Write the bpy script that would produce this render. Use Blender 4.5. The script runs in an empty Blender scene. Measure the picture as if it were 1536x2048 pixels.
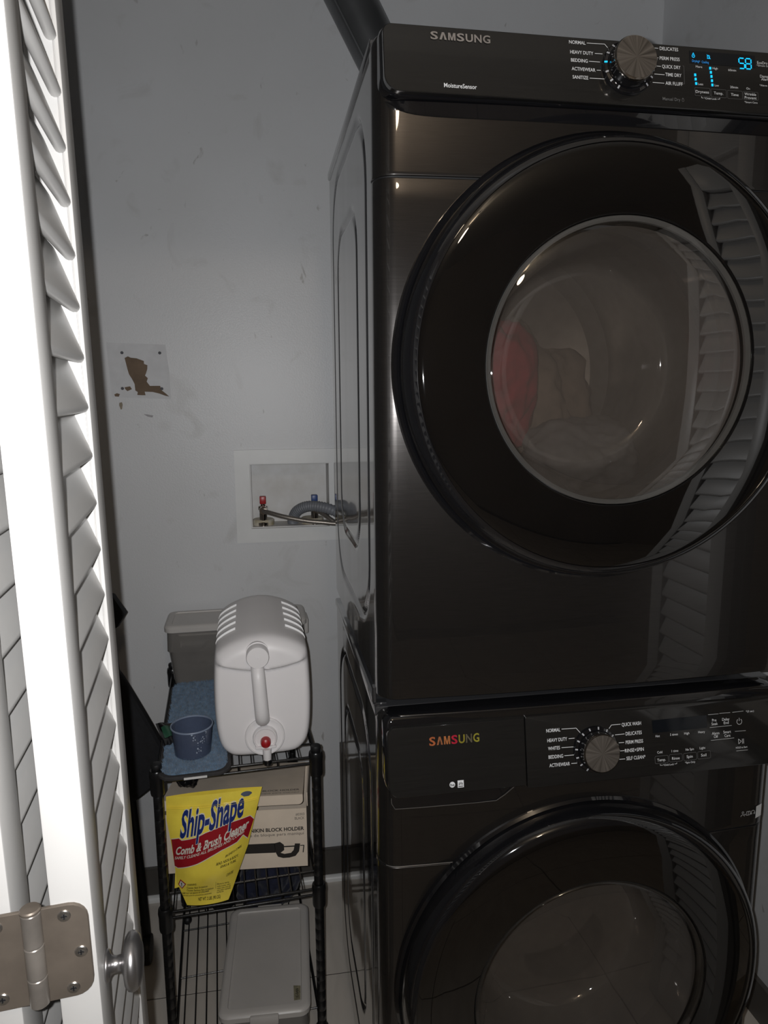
import bpy, bmesh, math, random
from mathutils import Vector, Matrix, noise

random.seed(7)
R = math.radians
sc = bpy.context.scene
C = sc.collection

# ------------------------------------------------------------------ camera
CAM = Vector((-.162, -1.016, 1.45))
yaw, pitch, roll, FPX = R(9.594), R(9.541), R(-.367), 1432.2
Fv = Vector((math.sin(yaw)*math.cos(pitch), math.cos(yaw)*math.cos(pitch), -math.sin(pitch)))
R0 = Vector((math.cos(yaw), -math.sin(yaw), 0)); U0 = R0.cross(Fv)
Rv = R0*math.cos(roll)+U0*math.sin(roll); Uv = -R0*math.sin(roll)+U0*math.cos(roll)
cam = bpy.data.cameras.new('camera'); cam.sensor_fit = 'VERTICAL'; cam.sensor_height = 36
cam.lens = 36*FPX/2048; cam.clip_start = .01; cam.clip_end = 50
co = bpy.data.objects.new('camera', cam); C.objects.link(co)
m = Matrix((Rv, Uv, -Fv)).transposed().to_4x4(); m.translation = CAM; co.matrix_world = m
sc.camera = co

# ------------------------------------------------------------------ light and exposure
sc.view_settings.view_transform = 'Standard'; sc.view_settings.look = 'None'
sc.view_settings.exposure = 0; sc.view_settings.gamma = 1; sc.view_settings.use_curve_mapping = False
FLASH_W, ROOM_W = 42.5, 6.0
w = bpy.data.worlds.new('world'); sc.world = w; w.use_nodes = True
w.node_tree.nodes['Background'].inputs[0].default_value = (.30, .26, .22, 1)
w.node_tree.nodes['Background'].inputs[1].default_value = .02
# the phone's own flash, a couple of centimetres left of and above the lens
fl = bpy.data.lights.new('phone_flash', 'SPOT'); fl.energy = FLASH_W; fl.color = (.985, .99, 1.0)
fl.spot_size = R(172); fl.spot_blend = 1.0; fl.shadow_soft_size = .004
fo = bpy.data.objects.new('phone_flash', fl); C.objects.link(fo)
m2 = m @ Matrix.Rotation(R(12), 4, 'X'); m2.translation = CAM - Rv*.018 + Uv*.008; fo.matrix_world = m2

# ------------------------------------------------------------------ materials
def lin(c):
    return tuple(((v/255)/12.92 if v/255 <= .04045 else ((v/255+.055)/1.055)**2.4) for v in c)
MATS = {}
def mat(name, col, rough=.5, metal=0.0, var=.08, scale=20, bump=0.0, bscale=200, coat=0.0, coatr=.03, stretch=None,
        emit=None, estr=1.0, spec=.5, aniso=0.0, sheen=0.0, col2=None, distort=0.0):
    """node-based material: base colour broken up by noise, optional bump from a second noise"""
    if name in MATS: return MATS[name]
    mt = bpy.data.materials.new(name); mt.use_nodes = True
    nt = mt.node_tree; b = nt.nodes['Principled BSDF']
    tc = nt.nodes.new('ShaderNodeTexCoord'); mp = nt.nodes.new('ShaderNodeMapping')
    nt.links.new(tc.outputs['Object'], mp.inputs[0])
    if stretch: mp.inputs['Scale'].default_value = stretch
    nz = nt.nodes.new('ShaderNodeTexNoise'); nz.inputs['Scale'].default_value = scale; nz.inputs['Detail'].default_value = 5
    nz.inputs['Distortion'].default_value = distort
    nt.links.new(mp.outputs[0], nz.inputs['Vector'])
    rp = nt.nodes.new('ShaderNodeValToRGB'); rp.color_ramp.elements[0].position = .3; rp.color_ramp.elements[1].position = .7
    lo = col2 if col2 else tuple(max(0, c*(1-var)) for c in col); hi = col if col2 else tuple(min(1, c*(1+var)) for c in col)
    rp.color_ramp.elements[0].color = (*lo, 1); rp.color_ramp.elements[1].color = (*hi, 1)
    nt.links.new(nz.outputs['Fac'], rp.inputs[0]); nt.links.new(rp.outputs[0], b.inputs['Base Color'])
    b.inputs['Roughness'].default_value = rough; b.inputs['Metallic'].default_value = metal
    b.inputs['Coat Weight'].default_value = coat; b.inputs['Coat Roughness'].default_value = coatr
    b.inputs['Specular IOR Level'].default_value = spec; b.inputs['Anisotropic'].default_value = aniso
    b.inputs['Sheen Weight'].default_value = sheen
    if emit:
        b.inputs['Emission Color'].default_value = (*emit, 1); b.inputs['Emission Strength'].default_value = estr
    if bump:
        n2 = nt.nodes.new('ShaderNodeTexNoise'); n2.inputs['Scale'].default_value = bscale; n2.inputs['Detail'].default_value = 4
        nt.links.new(mp.outputs[0], n2.inputs['Vector'])
        bp = nt.nodes.new('ShaderNodeBump'); bp.inputs['Strength'].default_value = bump; bp.inputs['Distance'].default_value = .002
        nt.links.new(n2.outputs['Fac'], bp.inputs['Height']); nt.links.new(bp.outputs[0], b.inputs['Normal'])
    MATS[name] = mt
    return mt

def glass(name, tint, base=.04, rough=.02, diffuse=None, dmix=0.0, top=1.0, power=5.0):
    """clear sheet: see-through plus a mirror reflection that grows at grazing angles; optional milky share"""
    if name in MATS: return MATS[name]
    mt = bpy.data.materials.new(name); mt.use_nodes = True; nt = mt.node_tree
    nt.nodes.remove(nt.nodes['Principled BSDF']); out = nt.nodes['Material Output']
    tr = nt.nodes.new('ShaderNodeBsdfTransparent'); tr.inputs[0].default_value = (*tint, 1)
    gl = nt.nodes.new('ShaderNodeBsdfGlossy'); gl.inputs['Roughness'].default_value = rough
    lw = nt.nodes.new('ShaderNodeLayerWeight')
    pw = nt.nodes.new('ShaderNodeMath'); pw.operation = 'POWER'; pw.inputs[1].default_value = power
    ml = nt.nodes.new('ShaderNodeMath'); ml.operation = 'MULTIPLY_ADD'; ml.inputs[1].default_value = top-base; ml.inputs[2].default_value = base
    nt.links.new(lw.outputs['Facing'], pw.inputs[0]); nt.links.new(pw.outputs[0], ml.inputs[0])
    cur = tr.outputs[0]
    if diffuse:
        df = nt.nodes.new('ShaderNodeBsdfDiffuse'); tl = nt.nodes.new('ShaderNodeBsdfTranslucent')
        tc = nt.nodes.new('ShaderNodeTexCoord'); nz = nt.nodes.new('ShaderNodeTexNoise'); nz.inputs['Scale'].default_value = 30
        nt.links.new(tc.outputs['Object'], nz.inputs['Vector'])
        rp = nt.nodes.new('ShaderNodeValToRGB')
        rp.color_ramp.elements[0].color = (*[c*.85 for c in diffuse], 1); rp.color_ramp.elements[1].color = (*diffuse, 1)
        nt.links.new(nz.outputs['Fac'], rp.inputs[0])
        nt.links.new(rp.outputs[0], df.inputs[0]); nt.links.new(rp.outputs[0], tl.inputs[0])
        mx0 = nt.nodes.new('ShaderNodeMixShader'); mx0.inputs[0].default_value = .4
        nt.links.new(df.outputs[0], mx0.inputs[1]); nt.links.new(tl.outputs[0], mx0.inputs[2])
        mx1 = nt.nodes.new('ShaderNodeMixShader'); mx1.inputs[0].default_value = dmix
        nt.links.new(tr.outputs[0], mx1.inputs[1]); nt.links.new(mx0.outputs[0], mx1.inputs[2]); cur = mx1.outputs[0]
    mx = nt.nodes.new('ShaderNodeMixShader')
    nt.links.new(ml.outputs[0], mx.inputs[0]); nt.links.new(cur, mx.inputs[1]); nt.links.new(gl.outputs[0], mx.inputs[2])
    nt.links.new(mx.outputs[0], out.inputs['Surface'])
    MATS[name] = mt
    return mt

def wall_material():
    """painted plaster: faint roller mottling, grey scuffs and small dark specks with shapes of their own"""
    mt = bpy.data.materials.new('scuffed_wall_paint'); mt.use_nodes = True; nt = mt.node_tree; b = nt.nodes['Principled BSDF']
    tc = nt.nodes.new('ShaderNodeTexCoord')
    def nz(scale, detail, lo, hi, st=None, dist=0):
        mp = nt.nodes.new('ShaderNodeMapping'); nt.links.new(tc.outputs['Object'], mp.inputs[0])
        if st: mp.inputs['Scale'].default_value = st
        n = nt.nodes.new('ShaderNodeTexNoise'); n.inputs['Scale'].default_value = scale; n.inputs['Detail'].default_value = detail
        n.inputs['Distortion'].default_value = dist
        nt.links.new(mp.outputs[0], n.inputs['Vector'])
        r = nt.nodes.new('ShaderNodeMapRange'); r.inputs['From Min'].default_value = lo; r.inputs['From Max'].default_value = hi
        nt.links.new(n.outputs['Fac'], r.inputs['Value']); return r.outputs[0]
    def mix(fac, a, bcol, amount):
        mm = nt.nodes.new('ShaderNodeMath'); mm.operation = 'MULTIPLY'; mm.inputs[1].default_value = amount; nt.links.new(fac, mm.inputs[0])
        x = nt.nodes.new('ShaderNodeMix'); x.data_type = 'RGBA'; nt.links.new(mm.outputs[0], x.inputs[0])
        if isinstance(a, tuple): x.inputs[6].default_value = (*a, 1)
        else: nt.links.new(a, x.inputs[6])
        x.inputs[7].default_value = (*bcol, 1); return x.outputs[2]
    c = mix(nz(2.2, 4, .35, .7), (.605, .612, .625), (.55, .553, .556), .8)
    c = mix(nz(9, 6, .60, .74, None, 1.0), c, (.40, .39, .37), .35)
    c = mix(nz(34, 4, .70, .76, (1, 1, .6), .6), c, (.24, .22, .20), .55)
    nt.links.new(c, b.inputs['Base Color']); b.inputs['Roughness'].default_value = .42
    n2 = nt.nodes.new('ShaderNodeTexNoise'); n2.inputs['Scale'].default_value = 260; nt.links.new(tc.outputs['Object'], n2.inputs['Vector'])
    bp = nt.nodes.new('ShaderNodeBump'); bp.inputs['Strength'].default_value = .12; bp.inputs['Distance'].default_value = .002
    nt.links.new(n2.outputs['Fac'], bp.inputs['Height']); nt.links.new(bp.outputs[0], b.inputs['Normal'])
    return mt

M_wall = wall_material()
M_room = mat('beige_room_paint', (.40, .36, .31), .6, var=.05)
M_tile = mat('stone_tile', (.66, .61, .55), .35, var=.10, scale=6, col2=(.54, .50, .45), distort=.6, stretch=(3, .8, 1))
M_grout = mat('dark_grout', (.06, .055, .05), .9)
M_base = mat('dark_baseboard', (.085, .078, .07), .5)
M_white = mat('white_door_paint', (.50, .49, .475), .38, var=.02, scale=3, bump=.05, bscale=60)
M_plate = mat('faceplate_plastic', (.66, .665, .66), .4, var=.03)
M_trim = mat('white_trim_paint', (.72, .72, .71), .35, var=.04)
M_side = mat('charcoal_cabinet_paint', (.030, .030, .032), .10, var=.05, scale=4, coat=.6, coatr=.05, spec=.9)
M_front = mat('black_stainless', (.050, .0465, .045), .27, .85, var=.16, scale=40, stretch=(.6, 1, 26), coat=1.0, coatr=.025, aniso=.5)
M_gloss = mat('black_gloss_plastic', (.006, .006, .007), .06, var=.1, coat=1, coatr=.02)
M_panel = mat('black_panel', (.012, .0115, .011), .16, var=.15, scale=30, stretch=(.6, 1, 26), coat=.5, coatr=.06)
M_blackglass = mat('black_door_glass', (.0035, .0032, .0032), .03, var=.1, coat=1, coatr=.01)
M_blackmatt = mat('black_matt_plastic', (.010, .010, .011), .5, var=.1)
M_seam = mat('pale_edge_metal', (.35, .34, .33), .25, .8)
M_knob = mat('spun_metal_cap', (.34, .305, .275), .28, 1.0, var=.25, scale=6, aniso=.8)
M_chrome = mat('chrome_rim', (.55, .51, .47), .12, 1.0, var=.05)
M_print = mat('pale_print', (.70, .71, .72), .6, var=.02)
M_printdim = mat('dim_print', (.13, .13, .13), .6, var=.02)
M_logo = mat('brushed_logo_metal', (.40, .37, .35), .35, .6, var=.15)
M_led = mat('blue_led', (.02, .3, .5), .4, emit=(.0, .52, 1.0), estr=1.1, var=.02)
M_leddim = mat('dim_blue_led', (.02, .1, .2), .4, emit=(.02, .22, .62), estr=.8, var=.02)
M_drum = mat('steel_drum', (.30, .28, .26), .38, .8, var=.15, scale=30)
M_glass = glass('clear_window_glass', (.86, .84, .82), .085, .01)
M_bowl = glass('hazed_bowl_glass', (.70, .68, .66), .07, .03, diffuse=(.54, .49, .45), dmix=.25, power=3.0)  # brownish milky share is painted haze that brightens the view through the window
M_rack = mat('black_rack_coating', (.0085, .0085, .009), .28, var=.2, scale=60, bump=.1, bscale=300)
M_jug = mat('pale_grey_plastic', (.80, .775, .775), .42, var=.02, scale=8, bump=.06, bscale=900)
M_juglight = mat('white_rib_plastic', (.86, .86, .86), .45, var=.02)  # ribs a little lighter than the jug body
M_red = mat('red_plastic', (.36, .012, .016), .35, var=.08)
M_blue = mat('blue_plastic', (.020, .055, .20), .4, var=.08)
M_pad = mat('blue_microfibre', (.115, .185, .275), .95, var=.35, scale=90, sheen=.4)
M_padback = mat('charcoal_binding', (.035, .033, .034), .9, var=.2, scale=120)
M_tag = mat('white_tag', (.70, .69, .67), .8)
M_cup = glass('translucent_blue_plastic', (.66, .72, .82), .06, .12, diffuse=(.26, .31, .44), dmix=.36)
M_powder = mat('white_powder', (.34, .39, .47), .9, var=.2, scale=200)
M_lid = mat('grey_lid_plastic', (.50, .48, .46), .36, var=.04, scale=10)
M_clear = glass('cloudy_clear_plastic', (.86, .85, .83), .05, .15, diffuse=(.50, .48, .46), dmix=.42)
M_card = mat('cream_cardboard', (.76, .65, .53), .8, var=.06, scale=14, bump=.05, bscale=150)
M_cardin = mat('dark_box_inside', (.05, .045, .04), .9)
M_ink = mat('black_ink', (.022, .019, .016), .75)
M_inkgrey = mat('grey_ink', (.16, .14, .12), .8)
M_yellow = mat('yellow_film', (.95, .74, .085), .20, var=.09, scale=24, bump=.3, bscale=45, coat=.5, coatr=.1)
M_pred = mat('red_film_print', (.34, .012, .020), .24, var=.05, coat=.5, coatr=.1)
M_pblue = mat('blue_film_print', (.012, .030, .17), .28, var=.03, coat=.4, coatr=.1)
M_pwhite = mat('white_film_print', (.72, .70, .62), .3, var=.02, coat=.4, coatr=.1)
M_pink = mat('black_film_print', (.02, .018, .01), .3, var=.02)
M_navy = mat('navy_cloth', (.012, .015, .036), .95, var=.4, scale=60, sheen=.2)
M_black = mat('black_cloth', (.0075, .0078, .010), .8, var=.3, scale=90, bump=.2, bscale=500)
M_bag = mat('black_film', (.006, .006, .007), .15, var=.1, bump=.4, bscale=40)
M_steel = mat('braided_steel', (.34, .31, .28), .35, .9, var=.45, scale=700)
M_hose = mat('grey_hose', (.17, .18, .20), .5, var=.08)
M_duct = mat('galvanised_duct', (.16, .165, .17), .33, .75, var=.25, scale=9, stretch=(1, 1, .5))
M_bronze = mat('aged_hinge_metal', (.170, .142, .116), .45, .55, var=.14, scale=40)
M_barrel = mat('worn_barrel_metal', (.26, .235, .21), .30, .55, var=.25, scale=30)
M_screw = mat('bright_screw', (.52, .50, .47), .25, .95, var=.2, scale=200)
M_nickel = mat('brushed_nickel', (.36, .35, .35), .30, .95, var=.06)
M_tear = mat('bare_brown_board', (.155, .110, .075), .9, var=.14, scale=30)
M_patch = mat('raw_patch_plaster', (.60, .605, .62), .8, var=.05, scale=40)
M_hole = mat('dark_hole', (.10, .10, .11), .9)
M_maroon = mat('maroon_cloth', (.36, .020, .045), .9, var=.2, scale=50)
M_taupe = mat('taupe_cloth', (.22, .175, .14), .9, var=.15, scale=50)
M_greycloth = mat('grey_cloth', (.12, .12, .125), .9, var=.2, scale=50)
M_lamp = mat('warm_lamp_glass', (.8, .75, .65), .4, emit=(1.0, .74, .48), estr=6.0)
M_display = mat('dark_display', (.006, .0075, .010), .08, var=.1)
M_green = mat('green_print', (.02, .09, .05), .4)

# ------------------------------------------------------------------ geometry helpers
class MB:
    def __init__(s): s.v = []; s.f = []; s.mi = []
    def add(s, vs, fs, mi=0):
        o = len(s.v); s.v += [tuple(v) for v in vs]; s.f += [tuple(i+o for i in f) for f in fs]; s.mi += [mi]*len(fs); return s
    def box(s, x0, x1, y0, y1, z0, z1, mi=0):
        vs = [(x, y, z) for z in (z0, z1) for y in (y0, y1) for x in (x0, x1)]
        return s.add(vs, [(0, 2, 3, 1), (4, 5, 7, 6), (0, 1, 5, 4), (2, 6, 7, 3), (0, 4, 6, 2), (1, 3, 7, 5)], mi)
    def rbox(s, x0, x1, y0, y1, z0, z1, r, seg=3):
        bm = bmesh.new(); bmesh.ops.create_cube(bm, size=1)
        for v in bm.verts:
            v.co = ((x0+x1)/2+v.co.x*(x1-x0), (y0+y1)/2+v.co.y*(y1-y0), (z0+z1)/2+v.co.z*(z1-z0))
        bmesh.ops.bevel(bm, geom=bm.edges[:], offset=r, segments=seg, profile=.5, affect='EDGES')
        return s.bm(bm)
    def bm(s, bm):
        bm.verts.index_update(); s.add([v.co[:] for v in bm.verts], [[v.index for v in f.verts] for f in bm.faces]); bm.free(); return s
    def lathe(s, prof, c=(0, 0, 0), axis='z', n=48, a0=0, a1=2*math.pi):
        """profile of (radius, height along the axis)"""
        closed = abs(a1-a0-2*math.pi) < 1e-6; k = n if closed else n+1
        vs = []
        for r, h in prof:
            for i in range(k):
                a = a0+(a1-a0)*i/n; p, q = r*math.cos(a), r*math.sin(a)
                vs.append({'z': (c[0]+p, c[1]+q, c[2]+h), 'y': (c[0]+p, c[1]+h, c[2]+q), 'x': (c[0]+h, c[1]+p, c[2]+q)}[axis])
        fs = []
        for j in range(len(prof)-1):
            for i in range(n):
                i2 = (i+1) % k
                fs.append((j*k+i, j*k+i2, (j+1)*k+i2, (j+1)*k+i))
        return s.add(vs, fs)
    def tube(s, pts, r, n=8, caps=True, rs=None):
        pts = [Vector(p) for p in pts]; vs = []; prev = None
        for i, p in enumerate(pts):
            t = (pts[min(i+1, len(pts)-1)]-pts[max(i-1, 0)]).normalized()
            if prev is None:
                u = t.orthogonal().normalized()
            else:
                u = (prev-t*prev.dot(t))
                u = u.normalized() if u.length > 1e-6 else t.orthogonal().normalized()
            prev = u; w_ = t.cross(u); rr = rs[i] if rs else r
            vs += [p+(u*math.cos(2*math.pi*k/n)+w_*math.sin(2*math.pi*k/n))*rr for k in range(n)]
        fs = [(j*n+k, j*n+(k+1) % n, (j+1)*n+(k+1) % n, (j+1)*n+k) for j in range(len(pts)-1) for k in range(n)]
        if caps: fs += [tuple(range(n))[::-1], tuple((len(pts)-1)*n+k for k in range(n))]
        return s.add(vs, fs)
    def prism(s, poly, f0, f1):
        """polygon of 2-D points; f0 and f1 map a point to the two end faces"""
        n = len(poly)
        return s.add([f0(*p) for p in poly]+[f1(*p) for p in poly],
                     [tuple(range(n)), tuple(range(2*n-1, n-1, -1))]+[(i, i+n, (i+1) % n+n, (i+1) % n) for i in range(n)])
    def grid(s, fn, nu, nv, skip=None):
        vs = [fn(i/nu, j/nv) for j in range(nv+1) for i in range(nu+1)]
        fs = [(j*(nu+1)+i, j*(nu+1)+i+1, (j+1)*(nu+1)+i+1, (j+1)*(nu+1)+i) for j in range(nv) for i in range(nu)
              if not (skip and skip(*[sum(vs[j*(nu+1)+i+d][k] for d in (0, 1, nu+1, nu+2))/4 for k in range(3)]))]
        return s.add(vs, fs)

WM = {}
def thing(name, label=None, cat=None, loc=(0, 0, 0), rot=(0, 0, 0), group=None, kind=None):
    o = bpy.data.objects.new(name, None); C.objects.link(o); o.location = loc; o.rotation_euler = rot; o.empty_display_size = .05
    from mathutils import Euler
    WM[o] = Matrix.Translation(loc) @ Euler(rot).to_matrix().to_4x4()
    return tag(o, label, cat, group, kind)
def tag(o, label=None, cat=None, group=None, kind=None):
    if label: o['label'] = label
    if cat: o['category'] = cat
    if group: o['group'] = group
    if kind: o['kind'] = kind
    return o
def build(name, mb, mt, parent=None, world=True, smooth=38, label=None, fix=True):
    me = bpy.data.meshes.new(name)
    vs = mb.v
    if parent is not None and world:
        inv = WM[parent].inverted(); vs = [tuple(inv @ Vector(v)) for v in vs]
    me.from_pydata(vs, [], mb.f)
    for x in (mt if isinstance(mt, (list, tuple)) else [mt]): me.materials.append(x)
    if any(mb.mi): me.polygons.foreach_set('material_index', mb.mi)
    if fix:
        bm = bmesh.new(); bm.from_mesh(me); bmesh.ops.recalc_face_normals(bm, faces=bm.faces[:]); bm.to_mesh(me); bm.free()
    if smooth:
        me.polygons.foreach_set('use_smooth', [True]*len(me.polygons)); me.set_sharp_from_angle(angle=R(smooth))
    me.update()
    o = bpy.data.objects.new(name, me); C.objects.link(o)
    if parent is not None:
        o.parent = parent; WM[o] = WM[parent]
    else: WM[o] = Matrix()
    if label: o['label'] = label
    return o
def copy_part(o, parent, loc):
    c = o.copy(); C.objects.link(c); c.parent = parent; c.location = loc; WM[c] = WM[parent]; return c
def copy_tree(o, parent=None, kids=None):
    c = o.copy(); C.objects.link(c); c.parent = parent; WM[c] = WM.get(parent, Matrix())
    for ch in (kids if kids is not None else [x for x in bpy.data.objects if x.parent == o]): copy_tree(ch, c)
    return c

TXT = {}
def glyphs(s, off=0.0, sp=1.0):
    key = (s, off, sp)
    if key not in TXT:
        cu = bpy.data.curves.new('t', 'FONT'); cu.body = s; cu.offset = off; cu.fill_mode = 'FRONT'; cu.resolution_u = 3; cu.space_character = sp
        o = bpy.data.objects.new('t', cu); me = o.to_mesh()
        vs = [v.co[:2] for v in me.vertices]; fs = [tuple(p.vertices) for p in me.polygons]
        o.to_mesh_clear(); bpy.data.objects.remove(o); bpy.data.curves.remove(cu)
        TXT[key] = (vs, fs)
    return TXT[key]
CAPH = [None]
def text(mb, s, x0, x1, h, put, off=0.0, sp=1.0, shear=0.0):
    """lettering fitted between x0 and x1 with capital height h about the height 0; put(x, y) maps to 3-D"""
    if CAPH[0] is None: CAPH[0] = max(v[1] for v in glyphs('H')[0])
    vs, fs = glyphs(s, off, sp)
    if not vs: return
    a = min(v[0] for v in vs); b = max(v[0] for v in vs); k = h/CAPH[0]
    mb.add([put(x0+(v[0]-a)/(b-a)*(x1-x0)+shear*v[1]*k, v[1]*k-h/2) for v in vs], fs)
def stroke(mb, pts, wd, put):
    for (a, b) in zip(pts[:-1], pts[1:]):
        d = Vector((b[0]-a[0], b[1]-a[1])); n = Vector((-d.y, d.x)).normalized()*wd/2
        mb.add([put(a[0]+n.x, a[1]+n.y), put(a[0]-n.x, a[1]-n.y), put(b[0]-n.x, b[1]-n.y), put(b[0]+n.x, b[1]+n.y)], [(0, 1, 2, 3)])
def rrect(x0, x1, z0, z1, r, n=6, rs=None):
    """rounded rectangle, corner radii bottom-left, bottom-right, top-right, top-left"""
    rs = rs or (r, r, r, r); out = []
    for (cx, cz, a, q) in ((x0+rs[0], z0+rs[0], math.pi, rs[0]), (x1-rs[1], z0+rs[1], 1.5*math.pi, rs[1]), (x1-rs[2], z1-rs[2], 0, rs[2]), (x0+rs[3], z1-rs[3], .5*math.pi, rs[3])):
        for i in range(n+1):
            t = a+.5*math.pi*i/n; out.append((cx+q*math.cos(t), cz+q*math.sin(t)))
    return out
def slab(mb, poly, lay):
    """stack of outlines: each layer (inset, f) with f mapping a 2-D point to 3-D; both ends closed"""
    n = len(poly); cx = sum(p[0] for p in poly)/n; cz = sum(p[1] for p in poly)/n
    vs = []; fs = []
    for ins, f in lay:
        for i, p in enumerate(poly):
            a = Vector(poly[i-1]); b = Vector(poly[(i+1) % n]); t = (b-a).normalized(); nr = Vector((-t.y, t.x))
            if nr.dot(Vector((cx-p[0], cz-p[1]))) < 0: nr = -nr
            vs.append(f(p[0]+nr.x*ins, p[1]+nr.y*ins))
    for j in range(len(lay)-1):
        fs += [(j*n+i, j*n+(i+1) % n, (j+1)*n+(i+1) % n, (j+1)*n+i) for i in range(n)]
    fs += [tuple(range(n))[::-1], tuple((len(lay)-1)*n+i for i in range(n))]
    mb.add(vs, fs)
def sstep(a, b, x):
    t = min(1, max(0, (x-a)/(b-a))); return t*t*(3-2*t)

# lettering: words with their place on the panels and the pouch
DRYER_TEXT = [('NORMAL', 0.2622, 0.2857, 1.9115, 0.0045), ('HEAVY DUTY', 0.2632, 0.2962, 1.8983, 0.0045), ('BEDDING', 0.2639, 0.2878, 1.8875, 0.0045), ('ACTIVEWEAR', 0.2644, 0.2983, 1.8761, 0.0045), ('SANITIZE', 0.2652, 0.2874, 1.865, 0.0045), ('DELICATES', 0.3941, 0.4217, 1.9123, 0.0046), ('PERM PRESS', 0.3934, 0.4233, 1.899, 0.0046), ('QUICK DRY', 0.3964, 0.424, 1.8879, 0.0046), ('TIME DRY', 0.4009, 0.425, 1.8771, 0.0046), ('AIR FLUFF', 0.4004, 0.4263, 1.8653, 0.0046), ('More', 0.4472, 0.4569, 1.8911, 0.003), ('High', 0.4727, 0.4806, 1.8905, 0.003), ('60min', 0.4967, 0.5088, 1.8897, 0.003), ('Less', 0.4497, 0.4571, 1.8673, 0.003), ('Low', 0.4748, 0.481, 1.867, 0.003), ('20min', 0.4984, 0.5105, 1.8661, 0.003), ('On', 0.5234, 0.5289, 1.8657, 0.003), ('Dryness', 0.4453, 0.4654, 1.8567, 0.0037), ('Temp.', 0.473, 0.4871, 1.8563, 0.0037), ('Time', 0.4991, 0.5108, 1.8558, 0.0037), ('Wrinkle', 0.5201, 0.5382, 1.8579, 0.0037), ('Prevent', 0.5202, 0.5386, 1.853, 0.0037), ('EcoDry', 0.5422, 0.5584, 1.9031, 0.0037), ('Damp', 0.5457, 0.5591, 1.8843, 0.0037), ('Alert', 0.5474, 0.5588, 1.8802, 0.0037), ('*Child Lock', 0.4577, 0.4767, 1.8481, 0.0024), ('*Smart Care', 0.5195, 0.5397, 1.8466, 0.0024), ('*Drum Light', 0.5412, 0.565, 1.8991, 0.0024), ('*Alarm Off', 0.5443, 0.5635, 1.8715, 0.0024)]
WASHER_TEXT = [('NORMAL', 0.2633, 0.2867, 0.9218, 0.0053), ('HEAVY DUTY', 0.2645, 0.2973, 0.9067, 0.0053), ('WHITES', 0.2652, 0.2849, 0.8942, 0.0053), ('BEDDING', 0.2654, 0.2896, 0.8811, 0.0053), ('ACTIVEWEAR', 0.2662, 0.3004, 0.8682, 0.0053), ('QUICK WASH', 0.3909, 0.4242, 0.9209, 0.0054), ('DELICATES', 0.397, 0.4248, 0.9062, 0.0054), ('PERM PRESS', 0.3964, 0.4264, 0.8927, 0.0054), ('RINSE+SPIN', 0.3944, 0.4271, 0.8798, 0.0054), ('SELF CLEAN*', 0.3965, 0.4293, 0.8675, 0.0054), ('Hot', 0.4486, 0.4559, 0.8981, 0.0037), ('5 times', 0.474, 0.4878, 0.8983, 0.0037), ('High', 0.4991, 0.508, 0.8983, 0.0037), ('Heavy', 0.524, 0.5359, 0.8983, 0.0037), ('Cold', 0.4502, 0.459, 0.8723, 0.0037), ('1 time', 0.4755, 0.4871, 0.8722, 0.0037), ('No Spin', 0.5003, 0.5148, 0.8724, 0.0037), ('Light', 0.5253, 0.5353, 0.8727, 0.0037), ('Temp.', 0.4496, 0.4645, 0.8601, 0.0043), ('Rinse', 0.4756, 0.489, 0.8604, 0.0043), ('Spin', 0.5015, 0.5122, 0.861, 0.0044), ('Soil', 0.5272, 0.5366, 0.8611, 0.0044), ('Pre', 0.5498, 0.5574, 0.9151, 0.0044), ('Soak', 0.5485, 0.5595, 0.9093, 0.0044), ('Delay', 0.5679, 0.5809, 0.915, 0.0044), ('End', 0.5705, 0.5794, 0.9094, 0.0044), ('Alarm', 0.5483, 0.5616, 0.894, 0.0044), ('Off', 0.5516, 0.5589, 0.8886, 0.0044), ('Smart', 0.569, 0.5827, 0.8945, 0.0044), ('Care', 0.5708, 0.5813, 0.8887, 0.0044), ('*Child Lock', 0.4597, 0.4784, 0.8514, 0.0029), ('*Spin Only', 0.4982, 0.5163, 0.8518, 0.0029), ('HOLD to Start', 0.5904, 0.6113, 0.8676, 0.0029), ('*(3 sec)', 0.6117, 0.6261, 0.9244, 0.003)]
DRYER_LINES = [[(0.2877, 1.9117), (0.3133, 1.9121), (0.3174, 1.9076)], [(0.2986, 1.8985), (0.3096, 1.8987)], [(0.2896, 1.8873), (0.3054, 1.8874)], [(0.3003, 1.8761), (0.3061, 1.8763)], [(0.2895, 1.8647), (0.3108, 1.865)], [(0.3765, 1.9121), (0.392, 1.9121)], [(0.384, 1.8988), (0.3914, 1.8991)], [(0.386, 1.8877), (0.3946, 1.8877)], [(0.3845, 1.8766), (0.3996, 1.8765)], [(0.3814, 1.8649), (0.3985, 1.8649)]]
WASHER_LINES = [[(0.2889, 0.9224), (0.3133, 0.9219), (0.3209, 0.9131)], [(0.3001, 0.9068), (0.3099, 0.9067)], [(0.2876, 0.8939), (0.3074, 0.8934)], [(0.2917, 0.8811), (0.3077, 0.8809)], [(0.3028, 0.8681), (0.3124, 0.8678)], [(0.389, 0.9219), (0.3732, 0.9219), (0.3689, 0.9166)], [(0.395, 0.9062), (0.3787, 0.9061)], [(0.3936, 0.893), (0.3846, 0.8932)], [(0.3938, 0.8801), (0.3862, 0.8802)], [(0.3942, 0.8671), (0.3834, 0.8673)], [(0.543, 0.9246), (0.5618, 0.9246)], [(0.5633, 0.9252), (0.5829, 0.925)], [(0.5868, 0.925), (0.607, 0.9256)], [(0.5449, 0.9039), (0.5847, 0.9042)], [(0.59, 0.894), (0.6098, 0.8938)], [(0.546, 0.8832), (0.588, 0.8838)], [(0.591, 0.8624), (0.6118, 0.8625)]]
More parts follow.
